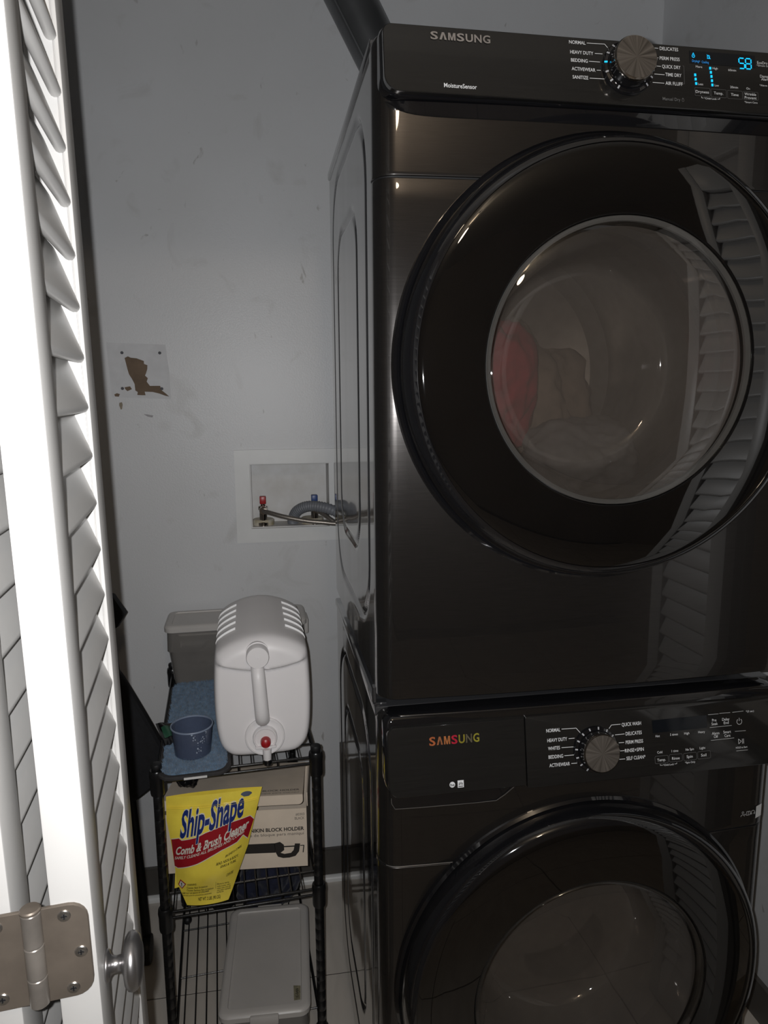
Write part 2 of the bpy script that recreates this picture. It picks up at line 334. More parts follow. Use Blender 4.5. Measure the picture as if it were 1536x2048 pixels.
POUCH_TEXT = [('Ship-Shape', (-0.3559, 0.5541), (-0.2273, 0.5861), (0.0074, 0.0503)), ('Comb & Brush Cleaner', (-0.367, 0.5146), (-0.2184, 0.5575), (0.0043, 0.0171)), ('SAFELY CLEANS ALL BRUSHES AND COMBS', (-0.3687, 0.5037), (-0.2266, 0.5489), (0.0015, 0.006)), ('BRUSHES & COMBS,', (-0.2659, 0.5079), (-0.233, 0.5193), (0.0015, 0.0049)), ('BEAD, NECK & BODY,', (-0.2845, 0.4954), (-0.2403, 0.5006), (0.0015, 0.0052)), ('SINKS & TUBS,', (-0.277, 0.4881), (-0.2452, 0.4908), (0.0015, 0.0049)), ('COUNTERS', (-0.2659, 0.4636), (-0.2522, 0.4661), (0.0016, 0.0062)), ('WARNING:', (-0.3451, 0.4508), (-0.3256, 0.4544), (0.0003, 0.0047)), ('Causes Skin Irritation', (-0.3464, 0.443), (-0.3038, 0.4471), (0.0004, 0.005)), ('Causes Serious Eye Irritation', (-0.3468, 0.4366), (-0.2925, 0.4395), (0.0003, 0.0048)), ('KEEP OUT OF REACH OF CHILDREN', (-0.3568, 0.4281), (-0.302, 0.4338), (0.0002, 0.0038)), ('Read back panel for precautionary statements', (-0.3571, 0.4234), (-0.2972, 0.4272), (0.0002, 0.0033)), ('NET WT. 2 LBS. (901.2G)', (-0.3246, 0.4135), (-0.2799, 0.4133), (0.0004, 0.0072)), ('Effective for cleaning', (-0.2848, 0.4489), (-0.261, 0.445), (0.0002, 0.0037)), ('combs, brushes, rollers', (-0.2852, 0.4426), (-0.2587, 0.4387), (0.0002, 0.0036)), ('sinks, tubs and tile', (-0.2855, 0.4368), (-0.2582, 0.4336), (0.0002, 0.0036)), ('and other washable', (-0.2858, 0.4315), (-0.2584, 0.4288), (0.0002, 0.0035)), ('surfaces', (-0.2867, 0.4266), (-0.273, 0.4259), (0.0002, 0.0034))]
BAND_TOP = [(-0.3742, 0.5459), (-0.3574, 0.5519), (-0.3521, 0.5482), (-0.322, 0.5558), (-0.3036, 0.5636), (-0.28, 0.5703), (-0.2538, 0.5767), (-0.2129, 0.5804), (-0.2056, 0.5702)]
BAND_BOT = [(-0.3695, 0.4878), (-0.3625, 0.4864), (-0.3415, 0.4941), (-0.3213, 0.5019), (-0.2947, 0.515), (-0.2724, 0.5249), (-0.2409, 0.5334), (-0.2288, 0.5444), (-0.22, 0.532)]

# ------------------------------------------------------------------ the setting
YW = .945            # face of the back wall
XL, XR = -.74, .94   # closet side walls
HC = 2.6
def struct(name, mb, mt, label=None, parent=None, **k):
    o = build(name, mb, mt, parent, **k)
    if parent is None: o['kind'] = 'structure'
    if label: o['label'] = label
    return o
hx0, hx1, hz0, hz1 = -.198, .085, 1.083, 1.260
mb = MB()
mb.box(XL-.1, hx0, YW, YW+.12, -.03, HC); mb.box(hx1, XR+.1, YW, YW+.12, -.03, HC)
mb.box(hx0, hx1, YW, YW+.12, -.03, hz0); mb.box(hx0, hx1, YW, YW+.12, hz1, HC)
mb.box(hx0, hx1, YW+.09, YW+.12, hz0, hz1)
wall_back = struct('wall_back', mb, M_wall, 'grey-white scuffed back wall of the closet', smooth=0)
struct('wall_left', MB().box(XL-.1, XL, -.20, YW, -.03, HC), M_wall, 'left closet wall', smooth=0)
struct('wall_right', MB().box(XR, XR+.1, -.20, YW, -.03, HC), M_wall, 'right closet wall above and beside the dryer', smooth=0)
mb = MB(); mb.box(-1.7, -.425, -.20, -.09, -.03, HC); mb.box(.86, 2.1, -.20, -.09, -.03, HC); mb.box(-.425, .86, -.20, -.09, 2.06, HC)
struct('wall_front', mb, M_room, 'closet front wall around the door opening', smooth=0)
mb = MB(); mb.box(-1.8, -1.7, -3.2, -.09, -.03, HC); mb.box(2.1, 2.2, -3.2, -.09, -.03, HC); mb.box(-1.8, 2.2, -3.3, -3.2, -.03, HC)
struct('wall_room', mb, M_room, 'room walls facing the closet', smooth=0)
struct('ceiling', MB().box(-1.8, 2.2, -3.3, 1.07, HC, HC+.08), M_trim, 'flat white ceiling', smooth=0)
floor = struct('floor', MB().box(-1.8, 2.2, -3.3, 1.07, -.05, -.003), M_grout, 'pale stone tile floor with dark grout', smooth=0)
mb = MB().box(-.2972, .2972, -.2972, .2972, -.012, 0)
t0 = None
for j in range(-6, 2):
    for i in range(-3, 4):
        loc = (.06+.6*i+.3, -.024+.6*j+.3, 0)
        y0, y1 = loc[1]-.2972, min(loc[1]+.2972, YW)
        x0, x1 = loc[0]-.2972, loc[0]+.2972
        if loc[1] < -3.3 or y0 > YW: continue
        if y1 < loc[1]+.2972:
            build('tile', MB().box(x0, x1, y0, y1, -.012, 0), M_tile, floor, smooth=0)
        elif t0 is None:
            t0 = build('tile', mb, M_tile, floor, world=False, smooth=0); t0.location = loc
        else: copy_part(t0, floor, loc)
mb = MB(); mb.box(XL, XR, YW-.012, YW, 0, .095); mb.box(XL, XR, YW-.009, YW, .095, .099)
struct('baseboard_back', mb, M_base, 'dark grey-brown baseboard along the back wall', smooth=0)
mb = MB(); q = [(0, 0)]+[(-.014*math.cos(a), .016*math.sin(a)) for a in [R(9*i) for i in range(11)]]
mb.prism(q, lambda a, b: (XL, YW-.012+a, b), lambda a, b: (XR, YW-.012+a, b))
struct('trim_1', mb, M_trim, 'white quarter-round trim at the foot of the baseboard')
struct('baseboard_right', MB().box(XR-.012, XR, -.09, YW-.012, 0, .095), M_base, 'dark baseboard along the right closet wall', smooth=0)

# patch of torn wall paper, built as thin pieces on the wall
tw = wall_back
pw = lambda x, z: (x, YW, z)
def thin(name, poly, mt, th, parent=tw):
    mb = MB(); mb.prism(poly, lambda x, z: (x, YW+.001, z), lambda x, z: (x, YW-th, z)); return build(name, mb, mt, parent, smooth=0)
thin('patch', [(-.545, 1.578), (-.40, 1.5735), (-.3935, 1.500), (-.3935, 1.434), (-.46, 1.437), (-.540, 1.441)], M_patch, .0012)
def wpx(px, py):   # crop coordinates of the patch mapped on the wall
    return (-.5795+px*(.2525/1536), 1.605-py*(.2525/1536))
tear = [(470, 400), (520, 375), (560, 395), (650, 405), (755, 445), (755, 490), (805, 510), (800, 570), (775, 640), (760, 670), (800, 710), (780, 765), (825, 830), (980, 830), (1000, 900), (1060, 950), (1110, 998), (1050, 985), (960, 950), (860, 925), (740, 920), (750, 975), (690, 975), (625, 970), (635, 925), (600, 900), (595, 800), (560, 720), (520, 650), (500, 560)]
thin('torn_area', [wpx(*p) for p in tear], M_tear, .0019)
thin('torn_spot', [wpx(*p) for p in ((440, 850), (525, 835), (550, 880), (480, 910), (450, 880))], M_tear, .0019)
thin('torn_spot', [wpx(*p) for p in ((280, 960), (320, 940), (365, 955), (345, 995), (290, 990))], M_tear, .0016)
thin('stain', [wpx(*p) for p in ((345, 1090), (385, 1080), (395, 1120), (380, 1190), (360, 1195), (340, 1130))], mat('tan_stain', (.28, .24, .18), .9), .0004)
thin('stain', [wpx(*p) for p in ((700, 1270), (760, 1275), (850, 1295), (830, 1325), (760, 1310))], mat('grey_stain', (.36, .35, .36), .9), .0004)
for cx, cy in ((435, 320), (1002, 322), (408, 868), (1003, 875)):
    o = thin('screw_hole', [wpx(cx+24*math.cos(R(30*i)), cy+24*math.sin(R(30*i))) for i in range(12)], M_hole, .0022)

# ------------------------------------------------------------------ louvred bifold doors
def slat_mesh(length):
    mb = MB(); a = Vector((-.0064, .002)); b = Vector((-.0232, .0500)); d = (b-a).normalized(); n = Vector((-d.y, d.x))*.0052
    ring = []
    for (c, s0) in ((a, 0), (b, math.pi)):
        for i in range(7):
            t = s0+math.pi*i/6; ring.append(c+n*math.cos(t)-d*.0052*math.sin(t))
    ring = [(p.x, p.y) for p in ring]
    mb.prism(ring, lambda x, z: (x, .045, z), lambda x, z: (x, .045+length, z)); return mb
TH, PW, DH = .0286, .256, 2.02
SLAT = build('slat', slat_mesh(PW-.09), M_white, None, smooth=50)
def bead(mb, y0, y1): mb.rbox(-TH, -.0046, y0, y1, .015, DH, .0004, 1).rbox(-.0042, 0, y0, y1, .015, DH, .0012, 2).box(-.0050, -.0038, y0+.0012, y1-.0012, .016, DH-.001)
def door_panel(name, label, loc, rot, first=None):
    d = thing(name, label, 'door', loc, rot, kind='structure')
    if first:
        for ch in [x for x in bpy.data.objects if x.parent == first and x.name.split('.')[0] in ('stile', 'rail', 'slat')]:
            c = ch.copy(); C.objects.link(c); c.parent = d; WM[c] = WM[d]
        return d
    for y0, y1 in ((0, .045), (PW-.045, PW)):
        mb = MB(); bead(mb, y0, y1) if y0 else mb.rbox(-TH, 0, y0, y1, .015, DH, .0018, 2); build('stile', mb, M_white, d, world=False)
    for z0, z1 in ((.015, .13), (1.90, DH)):
        build('rail', MB().rbox(-TH+.001, -.001, .045, PW-.045, z0, z1, .002, 2), M_white, d, world=False)
    z = .131; first_s = True
    while z+.045 < 1.905:
        if first_s:
            SLAT.parent = d; SLAT.location = (0, 0, z); WM[SLAT] = WM[d]; first_s = False
        else: copy_part(SLAT, d, (0, 0, z))
        z += .045
    return d
LEAN = R(-.70)
z_ref = 1.31
# lead panel: near hinge corner at (-.299, -.516) at eye height, leaning a touch to the left at the top
d1 = door_panel('door_1', 'white louvred bifold panel with nickel knob and bronze hinge', (-.299+math.tan(-LEAN)*z_ref, -.516, 0), (0, LEAN, R(4.9)))
d2 = door_panel('door_2', 'white louvred bifold panel at the left edge, behind the hinge', (-.3545+math.tan(-LEAN)*z_ref, -.516, 0), (0, LEAN, R(3.2)), d1)
d3 = door_panel('door_3', 'right-hand white louvred bifold panel reflected in the dryer', (.80, -.50, 0), (0, 0, R(-3)), d1)
d4 = door_panel('door_4', 'right-hand white louvred bifold panel against the jamb', (.858, -.50, 0), (0, 0, R(-2)), d1)

# hinge: barrel, two leaves on the meeting edges, screws (local to the lead panel)
hz = 1.048
mb = MB()
def leaf_poly(x0, x1, z0, z1, side):
    return rrect(x0, x1, z0, z1, .013, 5, rs=(.0005, .013, .013, .0005) if side > 0 else (.013, .0005, .0005, .013))
for side, x0, x1 in ((1, -.0370, -.0030), (-1, -.0840, -.0440)):
    mb = MB(); slab(mb, leaf_poly(x0, x1, hz-.0375, hz+.0385, side), [(0, lambda x, z: (x, .0002, z)), (0, lambda x, z: (x, -.0016, z)), (.0006, lambda x, z: (x, -.0024, z))])
    lf = build('hinge_leaf', mb, M_bronze, d1, world=False)
    for (sx, sz) in (((-.0190, hz+.0300), (-.0100, hz-.001), (-.0175, hz-.0295)) if side > 0 else ((-.0640, hz+.0300), (-.0740, hz-.001), (-.0650, hz-.0275))):
        mb = MB(); mb.lathe([(.0046, -.0018), (.0046, -.0028), (.0040, -.0034), (.0018, -.0036), (.0016, -.0030), (0, -.0030)], (sx, 0, sz), 'y', 20)
        s_ = build('screw', mb, M_screw, lf, world=False)
        mb = MB(); mb.box(sx-.0022, sx+.0022, -.00372, -.0032, sz-.0005, sz+.0005); mb.box(sx-.0005, sx+.0005, -.00372, -.0032, sz-.0022, sz+.0022)
        # recess drawn as a thin black cross on the screw head
        x_ = build('screw_slot', mb, M_blackmatt, lf, world=False, smooth=0)
bx = -.0405
segs = [(-.0360, -.0135), (-.0130, .0120), (.0125, .0385)]
for a, b in segs:
    mb = MB(); mb.lathe([(0, a), (.0063, a), (.0068, a+.0006), (.0068, b-.0006), (.0063, b), (0, b)], (bx, -.0035, hz), 'z', 24)
    build('hinge_barrel', mb, M_barrel, d1, world=False)
mb = MB(); mb.lathe([(0, .0385), (.0060, .0386), (.0072, .0394), (.0073, .0408), (.0064, .0418), (0, .0422)], (bx, -.0035, hz), 'z', 24)
build('hinge_pin', mb, M_bronze, d1, world=False)
# round nickel knob on the near stile
kz = 1.004
mb = MB(); mb.lathe([(0, .0), (.0105, .0), (.0112, .0012), (.0108, .0030), (.0080, .0042), (.0062, .0060), (.0056, .0110), (.0062, .0150), (.0100, .0168), (.0165, .0185), (.0195, .0215), (.0203, .0250), (.0195, .0290), (.0165, .0322), (.0110, .0345), (.0050, .0354), (0, .0356)], (0, .0300, kz), 'x', 40); mb.v = [(v[0]*.80, .03+(v[1]-.03)*1.07, 1.004+(v[2]-1.004)*1.07) for v in mb.v]
build('knob', mb, M_nickel, d1, world=False, smooth=60)
for d_ in (d3, d4): d_.scale = (-1, 1, 1)
d3.location.x = .745; d4.location.x = .797

# ------------------------------------------------------------------ dryer and washer
W_ = .686; DB = .643; KX = .343; TILT = .19
def yfront(x, bulge=.010, rc=.030):
    x = min(x, W_-x)
    y = rc-math.sqrt(max(0, rc*rc-(rc-x)**2)) if x < rc else 0
    u = (min(max(x, 0), W_)-W_/2)/(W_/2)
    return y-bulge*(1-u*u)
def xcols():
    c = [0]+[.030*(1-math.cos(R(90*i/9))) for i in range(1, 10)]
    c = c+[.03+(W_-.06)*i/40 for i in range(1, 41)]
    return c+[W_-v for v in reversed(c[:9])]+[W_]
XC = sorted(set(round(v, 5) for v in xcols()))
def front_shell(z0, z1, hole, r=.0018, nz=26, tr=0):
    zs = [z0+r*(1-math.cos(R(90*i/4))) for i in range(5)]+[z0+r+(z1-z0-2*r)*i/nz for i in range(1, nz)]+[z1-r*(1-math.cos(R(90*i/4))) for i in range(4, -1, -1)]
    vs = []; fs = []
    cols = [('side', 0)]+[('f', x) for x in XC]+[('side', W_)]
    for z in zs:
        e = min(z-z0, z1-z); off = r-math.sqrt(max(0, r*r-(r-e)**2)) if e < r else 0
        e2 = z1-z; ins = tr-math.sqrt(max(0, tr*tr-(tr-e2)**2)) if e2 < tr else 0
        for k, x in cols:
            n0 = len(vs)
            if k == 'side': vs.append((x, .040, z))
            else:
                xx = KX+(x-KX)*(1-off/.343*.6); vs.append((xx, yfront(x)+off, z))
            vs[n0] = (KX+(vs[n0][0]-KX)*(1-ins/.343), vs[n0][1], vs[n0][2])
    n = len(cols)
    for j in range(len(zs)-1):
        for i in range(n-1):
            cx = (vs[j*n+i][0]+vs[j*n+i+1][0])/2; cz = (zs[j]+zs[j+1])/2
            if math.hypot(cx-KX, cz-hole) < .262: continue
            fs.append((j*n+i, j*n+i+1, (j+1)*n+i+1, (j+1)*n+i))
    return MB().add(vs, fs)
def sdf(y, z, y0, y1, z0, z1, r):
    qx = abs(y-(y0+y1)/2)-(y1-y0)/2+r; qz = abs(z-(z0+z1)/2)-(z1-z0)/2+r
    return math.hypot(max(qx, 0), max(qz, 0))+min(max(qx, qz), 0)-r
def side_panel(z0, z1, loops):
    def f(u, v):
        y = .036+(DB-.036)*u; z = z0+(z1-z0)*v; x = .002
        for (a, b, c, d, r) in loops:
            x += .0055*math.exp(-(sdf(y, z, a, b, c, d, r)/.0055)**2)
        x += .0005*noise.noise(Vector((y*10, z*1.2, z0)))+.0001*noise.noise(Vector((y*24, z*2.0, z0+3)))   # slight waviness of pressed sheet
        return (x, y, z)
    return MB().grid(f, 170, 200)
def cabinet(z0, z1):
    mb = MB()
    mb.box(.004, W_-.004, .05, DB, z0, z0+.006); mb.box(.004, W_-.004, .05, DB, z1-.02, z1-.004)
    mb.box(.004, W_-.004, DB-.006, DB, z0, z1-.004); mb.box(W_-.006, W_, .036, DB, z0, z1-.004)
    return mb
def drum(cz, y0, y1, r=.275):
    mb = MB(); mb.lathe([(.205, y0), (.262, y0+.02), (r, y0+.03), (r, y1-.03), (r-.03, y1), (0, y1)], (KX, 0, cz), 'y', 72); return mb
def appliance(name, label, base, z0, z1, seam, panel_z0, panel_z1, cz, loops, btop):
    t = thing(name, label, name, (KX, .32, base))
    build('cabinet', cabinet(z0, z1), M_side, t, smooth=0)
    build('side_panel', side_panel(z0, z1-.018, loops), M_side, t, smooth=60, fix=False)
    build('top_cover', MB().rbox(-.0015, W_+.0015, .030, DB+.003, z1-.018, z1, .004, 2), M_side, t)
    lo = build('front_panel', front_shell(z0, seam-.0010, cz), M_front, t)
    up = build('upper_front', front_shell(seam+.0010, btop-.001, cz, nz=48, tr=.016), M_front, t)
    build('seam_gap', MB().add([(x, yfront(x)+.004, z) for z in (seam-.006, seam+.006) for x in XC], [(i, i+1, len(XC)+i+1, len(XC)+i) for i in range(len(XC)-1) if math.hypot(XC[i]-KX, seam-cz) > .27]), M_blackmatt, t)
    # door: outer rim, black ring glass, window, bowl
    y = -.010
    rim = MB(); rim.lathe([(.322, y+.010), (.321, y-.002), (.317, y-.006), (.3135, y-.004), (.3125, y-.020), (.3085, y-.033), (.3020, y-.041), (.2950, y-.044)], (KX, 0, cz), 'y', 128)
    dr = build('door', rim, M_gloss, t, smooth=40)
    ring = MB(); ring.lathe([(.2950, y-.0440), (.2945, y-.0425), (.2935, y-.0430), (.2860, y-.0450), (.2550, y-.0480), (.2150, y-.0495), (.2030, y-.0495), (.2010, y-.0470), (.1995, y-.030), (.203, y+.03)], (KX, 0, cz), 'y', 128)
    build('door_glass_ring', ring, M_blackglass, dr, smooth=40)
    win = MB(); win.lathe([(.2005, y-.0470), (.1990, y-.0500), (.1950, y-.0525), (.16, y-.0555), (.10, y-.0580), (.05, y-.0592), (0, y-.0596)], (KX, 0, cz), 'y', 96)
    build('window_pane', win, M_glass, dr, smooth=60)
    bowl = MB(); bowl.lathe([(.1920, y-.034), (.1900, y-.020), (.1840, y+.010), (.1740, y+.050), (.1640, y+.090), (.155, y+.105), (.140, y+.112), (.08, y+.118), (0, y+.120)], (KX, 0, cz-.004), 'y', 96)
    build('glass_bowl', bowl, M_bowl, dr, smooth=60)
    bz = MB(); bz.lathe([(.1995, y-.046), (.1930, y-.044), (.1925, y-.040), (.1990, y-.036)], (KX, 0, cz), 'y', 96)
    build('window_trim', bz, mat('clear_grey_trim', (.085, .085, .083), .15, .1) if name == 'dryer' else mat('dark_grey_trim', (.028, .027, .026), .15, .1), dr, smooth=60)
    build('drum', drum(cz, .06, .56), M_drum, t, smooth=40)
    build('gasket', MB().lathe([(.262, .0), (.262, .045), (.235, .06), (.205, .06), (.204, .075)], (KX, 0, cz), 'y', 72), mat('dark_gasket', (.04, .04, .042), .6), t)
    # control panel: bezel and tilted face
    fy = lambda z: -.034+TILT*(z-panel_z0)
    bez = MB(); rr = rrect(.006, W_-.006, panel_z0-(.008 if name == 'dryer' else .003), btop, 0, 8, rs=(.026, .026, .016, .016))
    slab(bez, rr, [(0, lambda x, z: (x, .045, z)), (0, lambda x, z: (x, fy(z)+.018, z)), (.0025, lambda x, z: (x, fy(z)+.0105, z)), (.006, lambda x, z: (x, fy(z)+.0075, z)), (.012, lambda x, z: (x, fy(z)+.0065, z))])
    build('panel_bezel', bez, M_gloss, t, smooth=50)
    return t, dr, fy
def put_on(fy, eps=.0006):
    def mk(zc):
        return lambda x, s: (x, fy(zc+s*.9824)-eps, zc+s*.9824)
    return mk
def dial(t, cx, cz, fy, lit=False):
    """knob: dark ring with ticks, black body and a spun metal cap; axis leans with the panel"""
    th = math.atan(TILT); ca, sa = math.cos(th), math.sin(th)
    o = Vector((cx, fy(cz), cz)); ex = Vector((1, 0, 0)); en = Vector((0, -ca, sa)); eu = Vector((0, sa, ca))
    def tr(mb):
        mb.v = [tuple(o+ex*v[0]+en*v[1]+eu*v[2]) for v in mb.v]; return mb
    rg = build('dial_ring', tr(MB().lathe([(.0370, -.002), (.0370, .003), (.0355, .0055), (.0320, .0065), (.0310, .0060), (.0, .0060)], (0, 0, 0), 'y', 64)), M_gloss, t)
    for a in (28, 50, 75, 100, 122, 144, 166, 188, 210, 232, 308, 330, 352):
        q = R(a+8); mb = MB()
        e = lambda r, d: (r*math.cos(q+d), .0071, r*math.sin(q+d))
        mb.add([e(.0322, -.035), e(.0362, -.032), e(.0362, .032), e(.0322, .035)], [(0, 1, 2, 3)])
        mb.v = [(v[0], v[1]-(.0012 if math.hypot(v[0], v[2]) > .034 else 0), v[2]) for v in mb.v]
        build('tick', tr(mb), M_led if (lit and a == 166) else M_printgrey, rg, smooth=0)
    bd = build('knob', tr(MB().lathe([(.0305, .004), (.0300, .018), (.0298, .0205), (.0, .0205)], (0, 0, 0), 'y', 64)), M_gloss, t)
    build('chrome_edge', tr(MB().lathe([(.0298, .0200), (.0304, .0215), (.0304, .0240), (.0288, .0262), (.0280, .0262)], (0, 0, 0), 'y', 64)), M_chrome, bd)
    cap = MB(); n = 64
    vs = [(0, .0266, 0)]+[(.0283*math.cos(2*math.pi*i/n), .0263, .0283*math.sin(2*math.pi*i/n)) for i in range(n)]
    cap.add(vs, [(0, 1+i, 1+(i+1) % n) for i in range(n)])
    build('knob_cap', tr(cap), spun(o), bd, smooth=60)
    mb = MB(); mb.v = []; mb.add([(-.0205, .0266, -.0130), (-.0185, .0266, -.0150), (-.0170, .0266, -.0120), (-.0190, .0266, -.0105)], [(0, 1, 2, 3)])
def spun(o):
    """fan-shaped turning marks around the cap's centre"""
    if 'spun' in MATS: return MATS['spun']
    mt = bpy.data.materials.new('fan_sheen_metal'); mt.use_nodes = True; nt = mt.node_tree; b = nt.nodes['Principled BSDF']
    tc = nt.nodes.new('ShaderNodeTexCoord'); gr = nt.nodes.new('ShaderNodeTexGradient'); gr.gradient_type = 'RADIAL'
    mp = nt.nodes.new('ShaderNodeMapping'); mp.inputs['Location'].default_value = (-.5, -.5, 0); mp.inputs['Rotation'].default_value = (0, 0, 0)
    sp = nt.nodes.new('ShaderNodeSeparateXYZ'); cb = nt.nodes.new('ShaderNodeCombineXYZ')
    nt.links.new(tc.outputs['Generated'], sp.inputs[0]); nt.links.new(sp.outputs[0], cb.inputs[0]); nt.links.new(sp.outputs[2], cb.inputs[1])
    nt.links.new(cb.outputs[0], mp.inputs[0]); nt.links.new(mp.outputs[0], gr.inputs[0])
    nz = nt.nodes.new('ShaderNodeTexNoise'); nz.noise_dimensions = '1D'; nz.inputs['Scale'].default_value = 26; nz.inputs['Detail'].default_value = 3
    nt.links.new(gr.outputs['Fac'], nz.inputs['W'])
    rp = nt.nodes.new('ShaderNodeValToRGB'); rp.color_ramp.elements[0].position = .3; rp.color_ramp.elements[1].position = .72
    rp.color_ramp.elements[0].color = (.13, .115, .10, 1); rp.color_ramp.elements[1].color = (.30, .27, .24, 1)
    nt.links.new(nz.outputs['Fac'], rp.inputs[0]); nt.links.new(rp.outputs[0], b.inputs['Base Color'])
    b.inputs['Metallic'].default_value = .8; b.inputs['Roughness'].default_value = .42
    MATS['spun'] = mt; return mt
M_printgrey = mat('grey_tick_print', (.36, .365, .38), .5, var=.05)

# ---- washer first, it carries the dryer
WZ0, WZ1, WS, WP0, WP1, WCZ = .030, .962, .702, .838, .947, .475
washer, wdoor, wfy = appliance('washer', 'black front-load washer on the floor under the dryer, display unlit', 0, WZ0, WZ1, WS, WP0, WP1, WCZ,
    [(.10, .585, .10, .88, .12), (.21, .50, .20, .77, .08)], .9605)
for fx in (.06, W_-.06):
    for fy_ in (.08, DB-.08):
        build('foot', MB().lathe([(0, 0), (.024, 0), (.026, .006), (.020, .014), (.012, .018), (.012, .034), (0, .034)], (fx, fy_, 0), 'z', 24), M_blackmatt, washer)
face = MB(); slab(face, rrect(.2300, .676, WP0-.002, WP1-.002, 0, 6, rs=(.0015, .020, .010, .0015)), [(0, lambda x, z: (x, wfy(z)+.010, z)), (0, lambda x, z: (x, wfy(z)+.0008, z)), (.001, lambda x, z: (x, wfy(z), z))])
wface = build('control_panel', face, M_panel, washer)
dwr = MB(); slab(dwr, rrect(.0095, .2285, WP0+.002, WP1-.002, 0, 8, rs=(.018, .0015, .0015, .012)), [(0, lambda x, z: (x, wfy(z)+.030, z)), (0, lambda x, z: (x, wfy(z)+.0015, z)), (.0015, lambda x, z: (x, wfy(z)-.0002, z))])
drawer = build('detergent_drawer', dwr, M_panel, washer)
grip = MB(); slab(grip, [(.022, WP0-.028), (.185, WP0-.032), (.200, WP0-.022), (.226, WP0-.001), (.226, WP0+.001), (.015, WP0+.001), (.016, WP0-.018)], [(0, lambda x, z: (x, .002, z)), (0, lambda x, z: (x, -.0105, z))])
build('finger_recess', grip, M_gloss, washer, smooth=0)
mb = MB(); mb.tube([(.0165, -.0108, WP0-.010), (.0170, -.0110, WP0-.019), (.0225, -.0112, WP0-.0285), (.060, -.0112, WP0-.0300), (.150, -.0115, WP0-.0315), (.186, -.012, WP0-.031), (.200, -.0125, WP0-.022), (.2265, -.014, WP0+.0005)], .0006, 6)
build('recess_edge', mb, M_seam, washer)
mb = MB(); mb.tube([(x, yfront(x)-.0004, WS+.0010) for x in XC if .010 < x < .165], .0007, 6)
build('seam_edge', mb, M_seam, washer)
wput = put_on(wfy)
mb = MB()
for s, x0, x1, z, h in WASHER_TEXT:
    mb = MB(); text(mb, s, x0, x1, h, wput(z), off=.008 if s.isupper() else .0)
    build('cycle_word' if s.isupper() else 'button_word', mb, M_print, wface, smooth=0, fix=False)
for l in WASHER_LINES:
    mb = MB(); stroke(mb, l, .0008 if l[0][0] < .5 else .0004, lambda x, z: (x, wfy(z)-.0006, z)); build('pointer_line', mb, M_print, wface, smooth=0, fix=False)
for cx, cz in ((.4573, .8606), (.4823, .861), (.5076, .861), (.5326, .8613)):
    mb = MB(); q = rrect(cx-.0115, cx+.0115, cz-.0058, cz+.0058, .002, 4); stroke(mb, q+[q[0]], .0004, lambda x, z: (x, wfy(z)-.0006, z))
    build('button_outline', mb, M_printdim, wface, smooth=0, fix=False)
mb = MB(); P0 = lambda x, z: (x, wfy(z)-.0006, z)
pc = (.5988, .9092); q = [(pc[0]+.0045*math.sin(R(35+290*i/20)), pc[1]+.0045*math.cos(R(35+290*i/20))) for i in range(21)]
stroke(mb, q, .0006, P0); stroke(mb, [(pc[0], pc[1]+.006), (pc[0], pc[1]+.001)], .0006, P0)
build('power_icon', mb, M_print, wface, smooth=0, fix=False); mb = MB()
pc = (.6008, .8773); stroke(mb, [(pc[0]-.005, pc[1]-.004), (pc[0]-.005, pc[1]+.004), (pc[0], pc[1]), (pc[0]-.005, pc[1]-.004)], .0006, P0)
for dx in (.002, .0042): stroke(mb, [(pc[0]+dx, pc[1]-.004), (pc[0]+dx, pc[1]+.004)], .0006, P0)
build('play_icon', mb, M_print, wface, smooth=0, fix=False); mb = MB()
stroke(mb, [(.4545, .8535), (.4545, .8515), (.459, .8515)], .0005, P0); build('lock_bracket', mb, M_print, wface, smooth=0, fix=False); mb = MB(); stroke(mb, [(.4795, .8515), (.4835, .8515), (.4835, .8535)], .0005, P0)
build('lock_bracket', mb, M_print, wface, smooth=0, fix=False)
mb = MB(); mb.add([P0(.4435, .9235), P0(.5401, .9241), P0(.5405, .9042), P0(.444, .9032)], [(0, 1, 2, 3)])
build('display', mb, M_display, wface, smooth=0, fix=False)
dial(washer, .344, .887, wfy)
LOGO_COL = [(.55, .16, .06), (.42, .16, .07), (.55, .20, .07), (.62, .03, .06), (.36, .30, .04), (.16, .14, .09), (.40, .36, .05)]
def logo(parent, fy, x0, x1, z, h, mats):
    """seven letters of the maker's mark, each A without its bar"""
    n = 7; wd = (x1-x0)/n
    for i, ch in enumerate('SAMSUNG'):
        mb = MB(); a = x0+i*wd+wd*.10; b = x0+(i+1)*wd-wd*.06; put = put_on(fy, .0010)(z)
        if ch == 'A':
            k = (b-a)
            mb.add([put(a, -h/2), put(a+k*.30, -h/2), put(a+k*.56, h*.22), put(a+k*.70, -h/2), put(b, -h/2), put(a+k*.66, h/2), put(a+k*.36, h/2)], [(0, 1, 2, 5, 6), (2, 3, 4, 5)])
        elif ch == 'M':
            k = b-a; q = lambda u, v: put(a+k*u, h*(v-.5))
            mb.add([q(0, 0), q(.22, 0), q(.22, .62), q(.40, 0), q(.60, 0), q(.78, .62), q(.78, 0), q(1, 0), q(1, 1), q(.70, 1), q(.50, .32), q(.30, 1), q(0, 1)], [(0, 1, 2, 11, 12), (2, 3, 10, 11), (3, 4, 10), (4, 5, 9, 10), (5, 6, 7, 8, 9)])
        else: text(mb, ch, a, b, h, put, off=.022)
        build('logo_letter', mb, mats[i], parent, smooth=0, fix=False)
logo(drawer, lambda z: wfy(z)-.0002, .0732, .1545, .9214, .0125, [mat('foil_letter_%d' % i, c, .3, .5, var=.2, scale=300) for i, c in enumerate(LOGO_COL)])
mb = MB(); put = put_on(wfy, .0012)(.854); n = 24
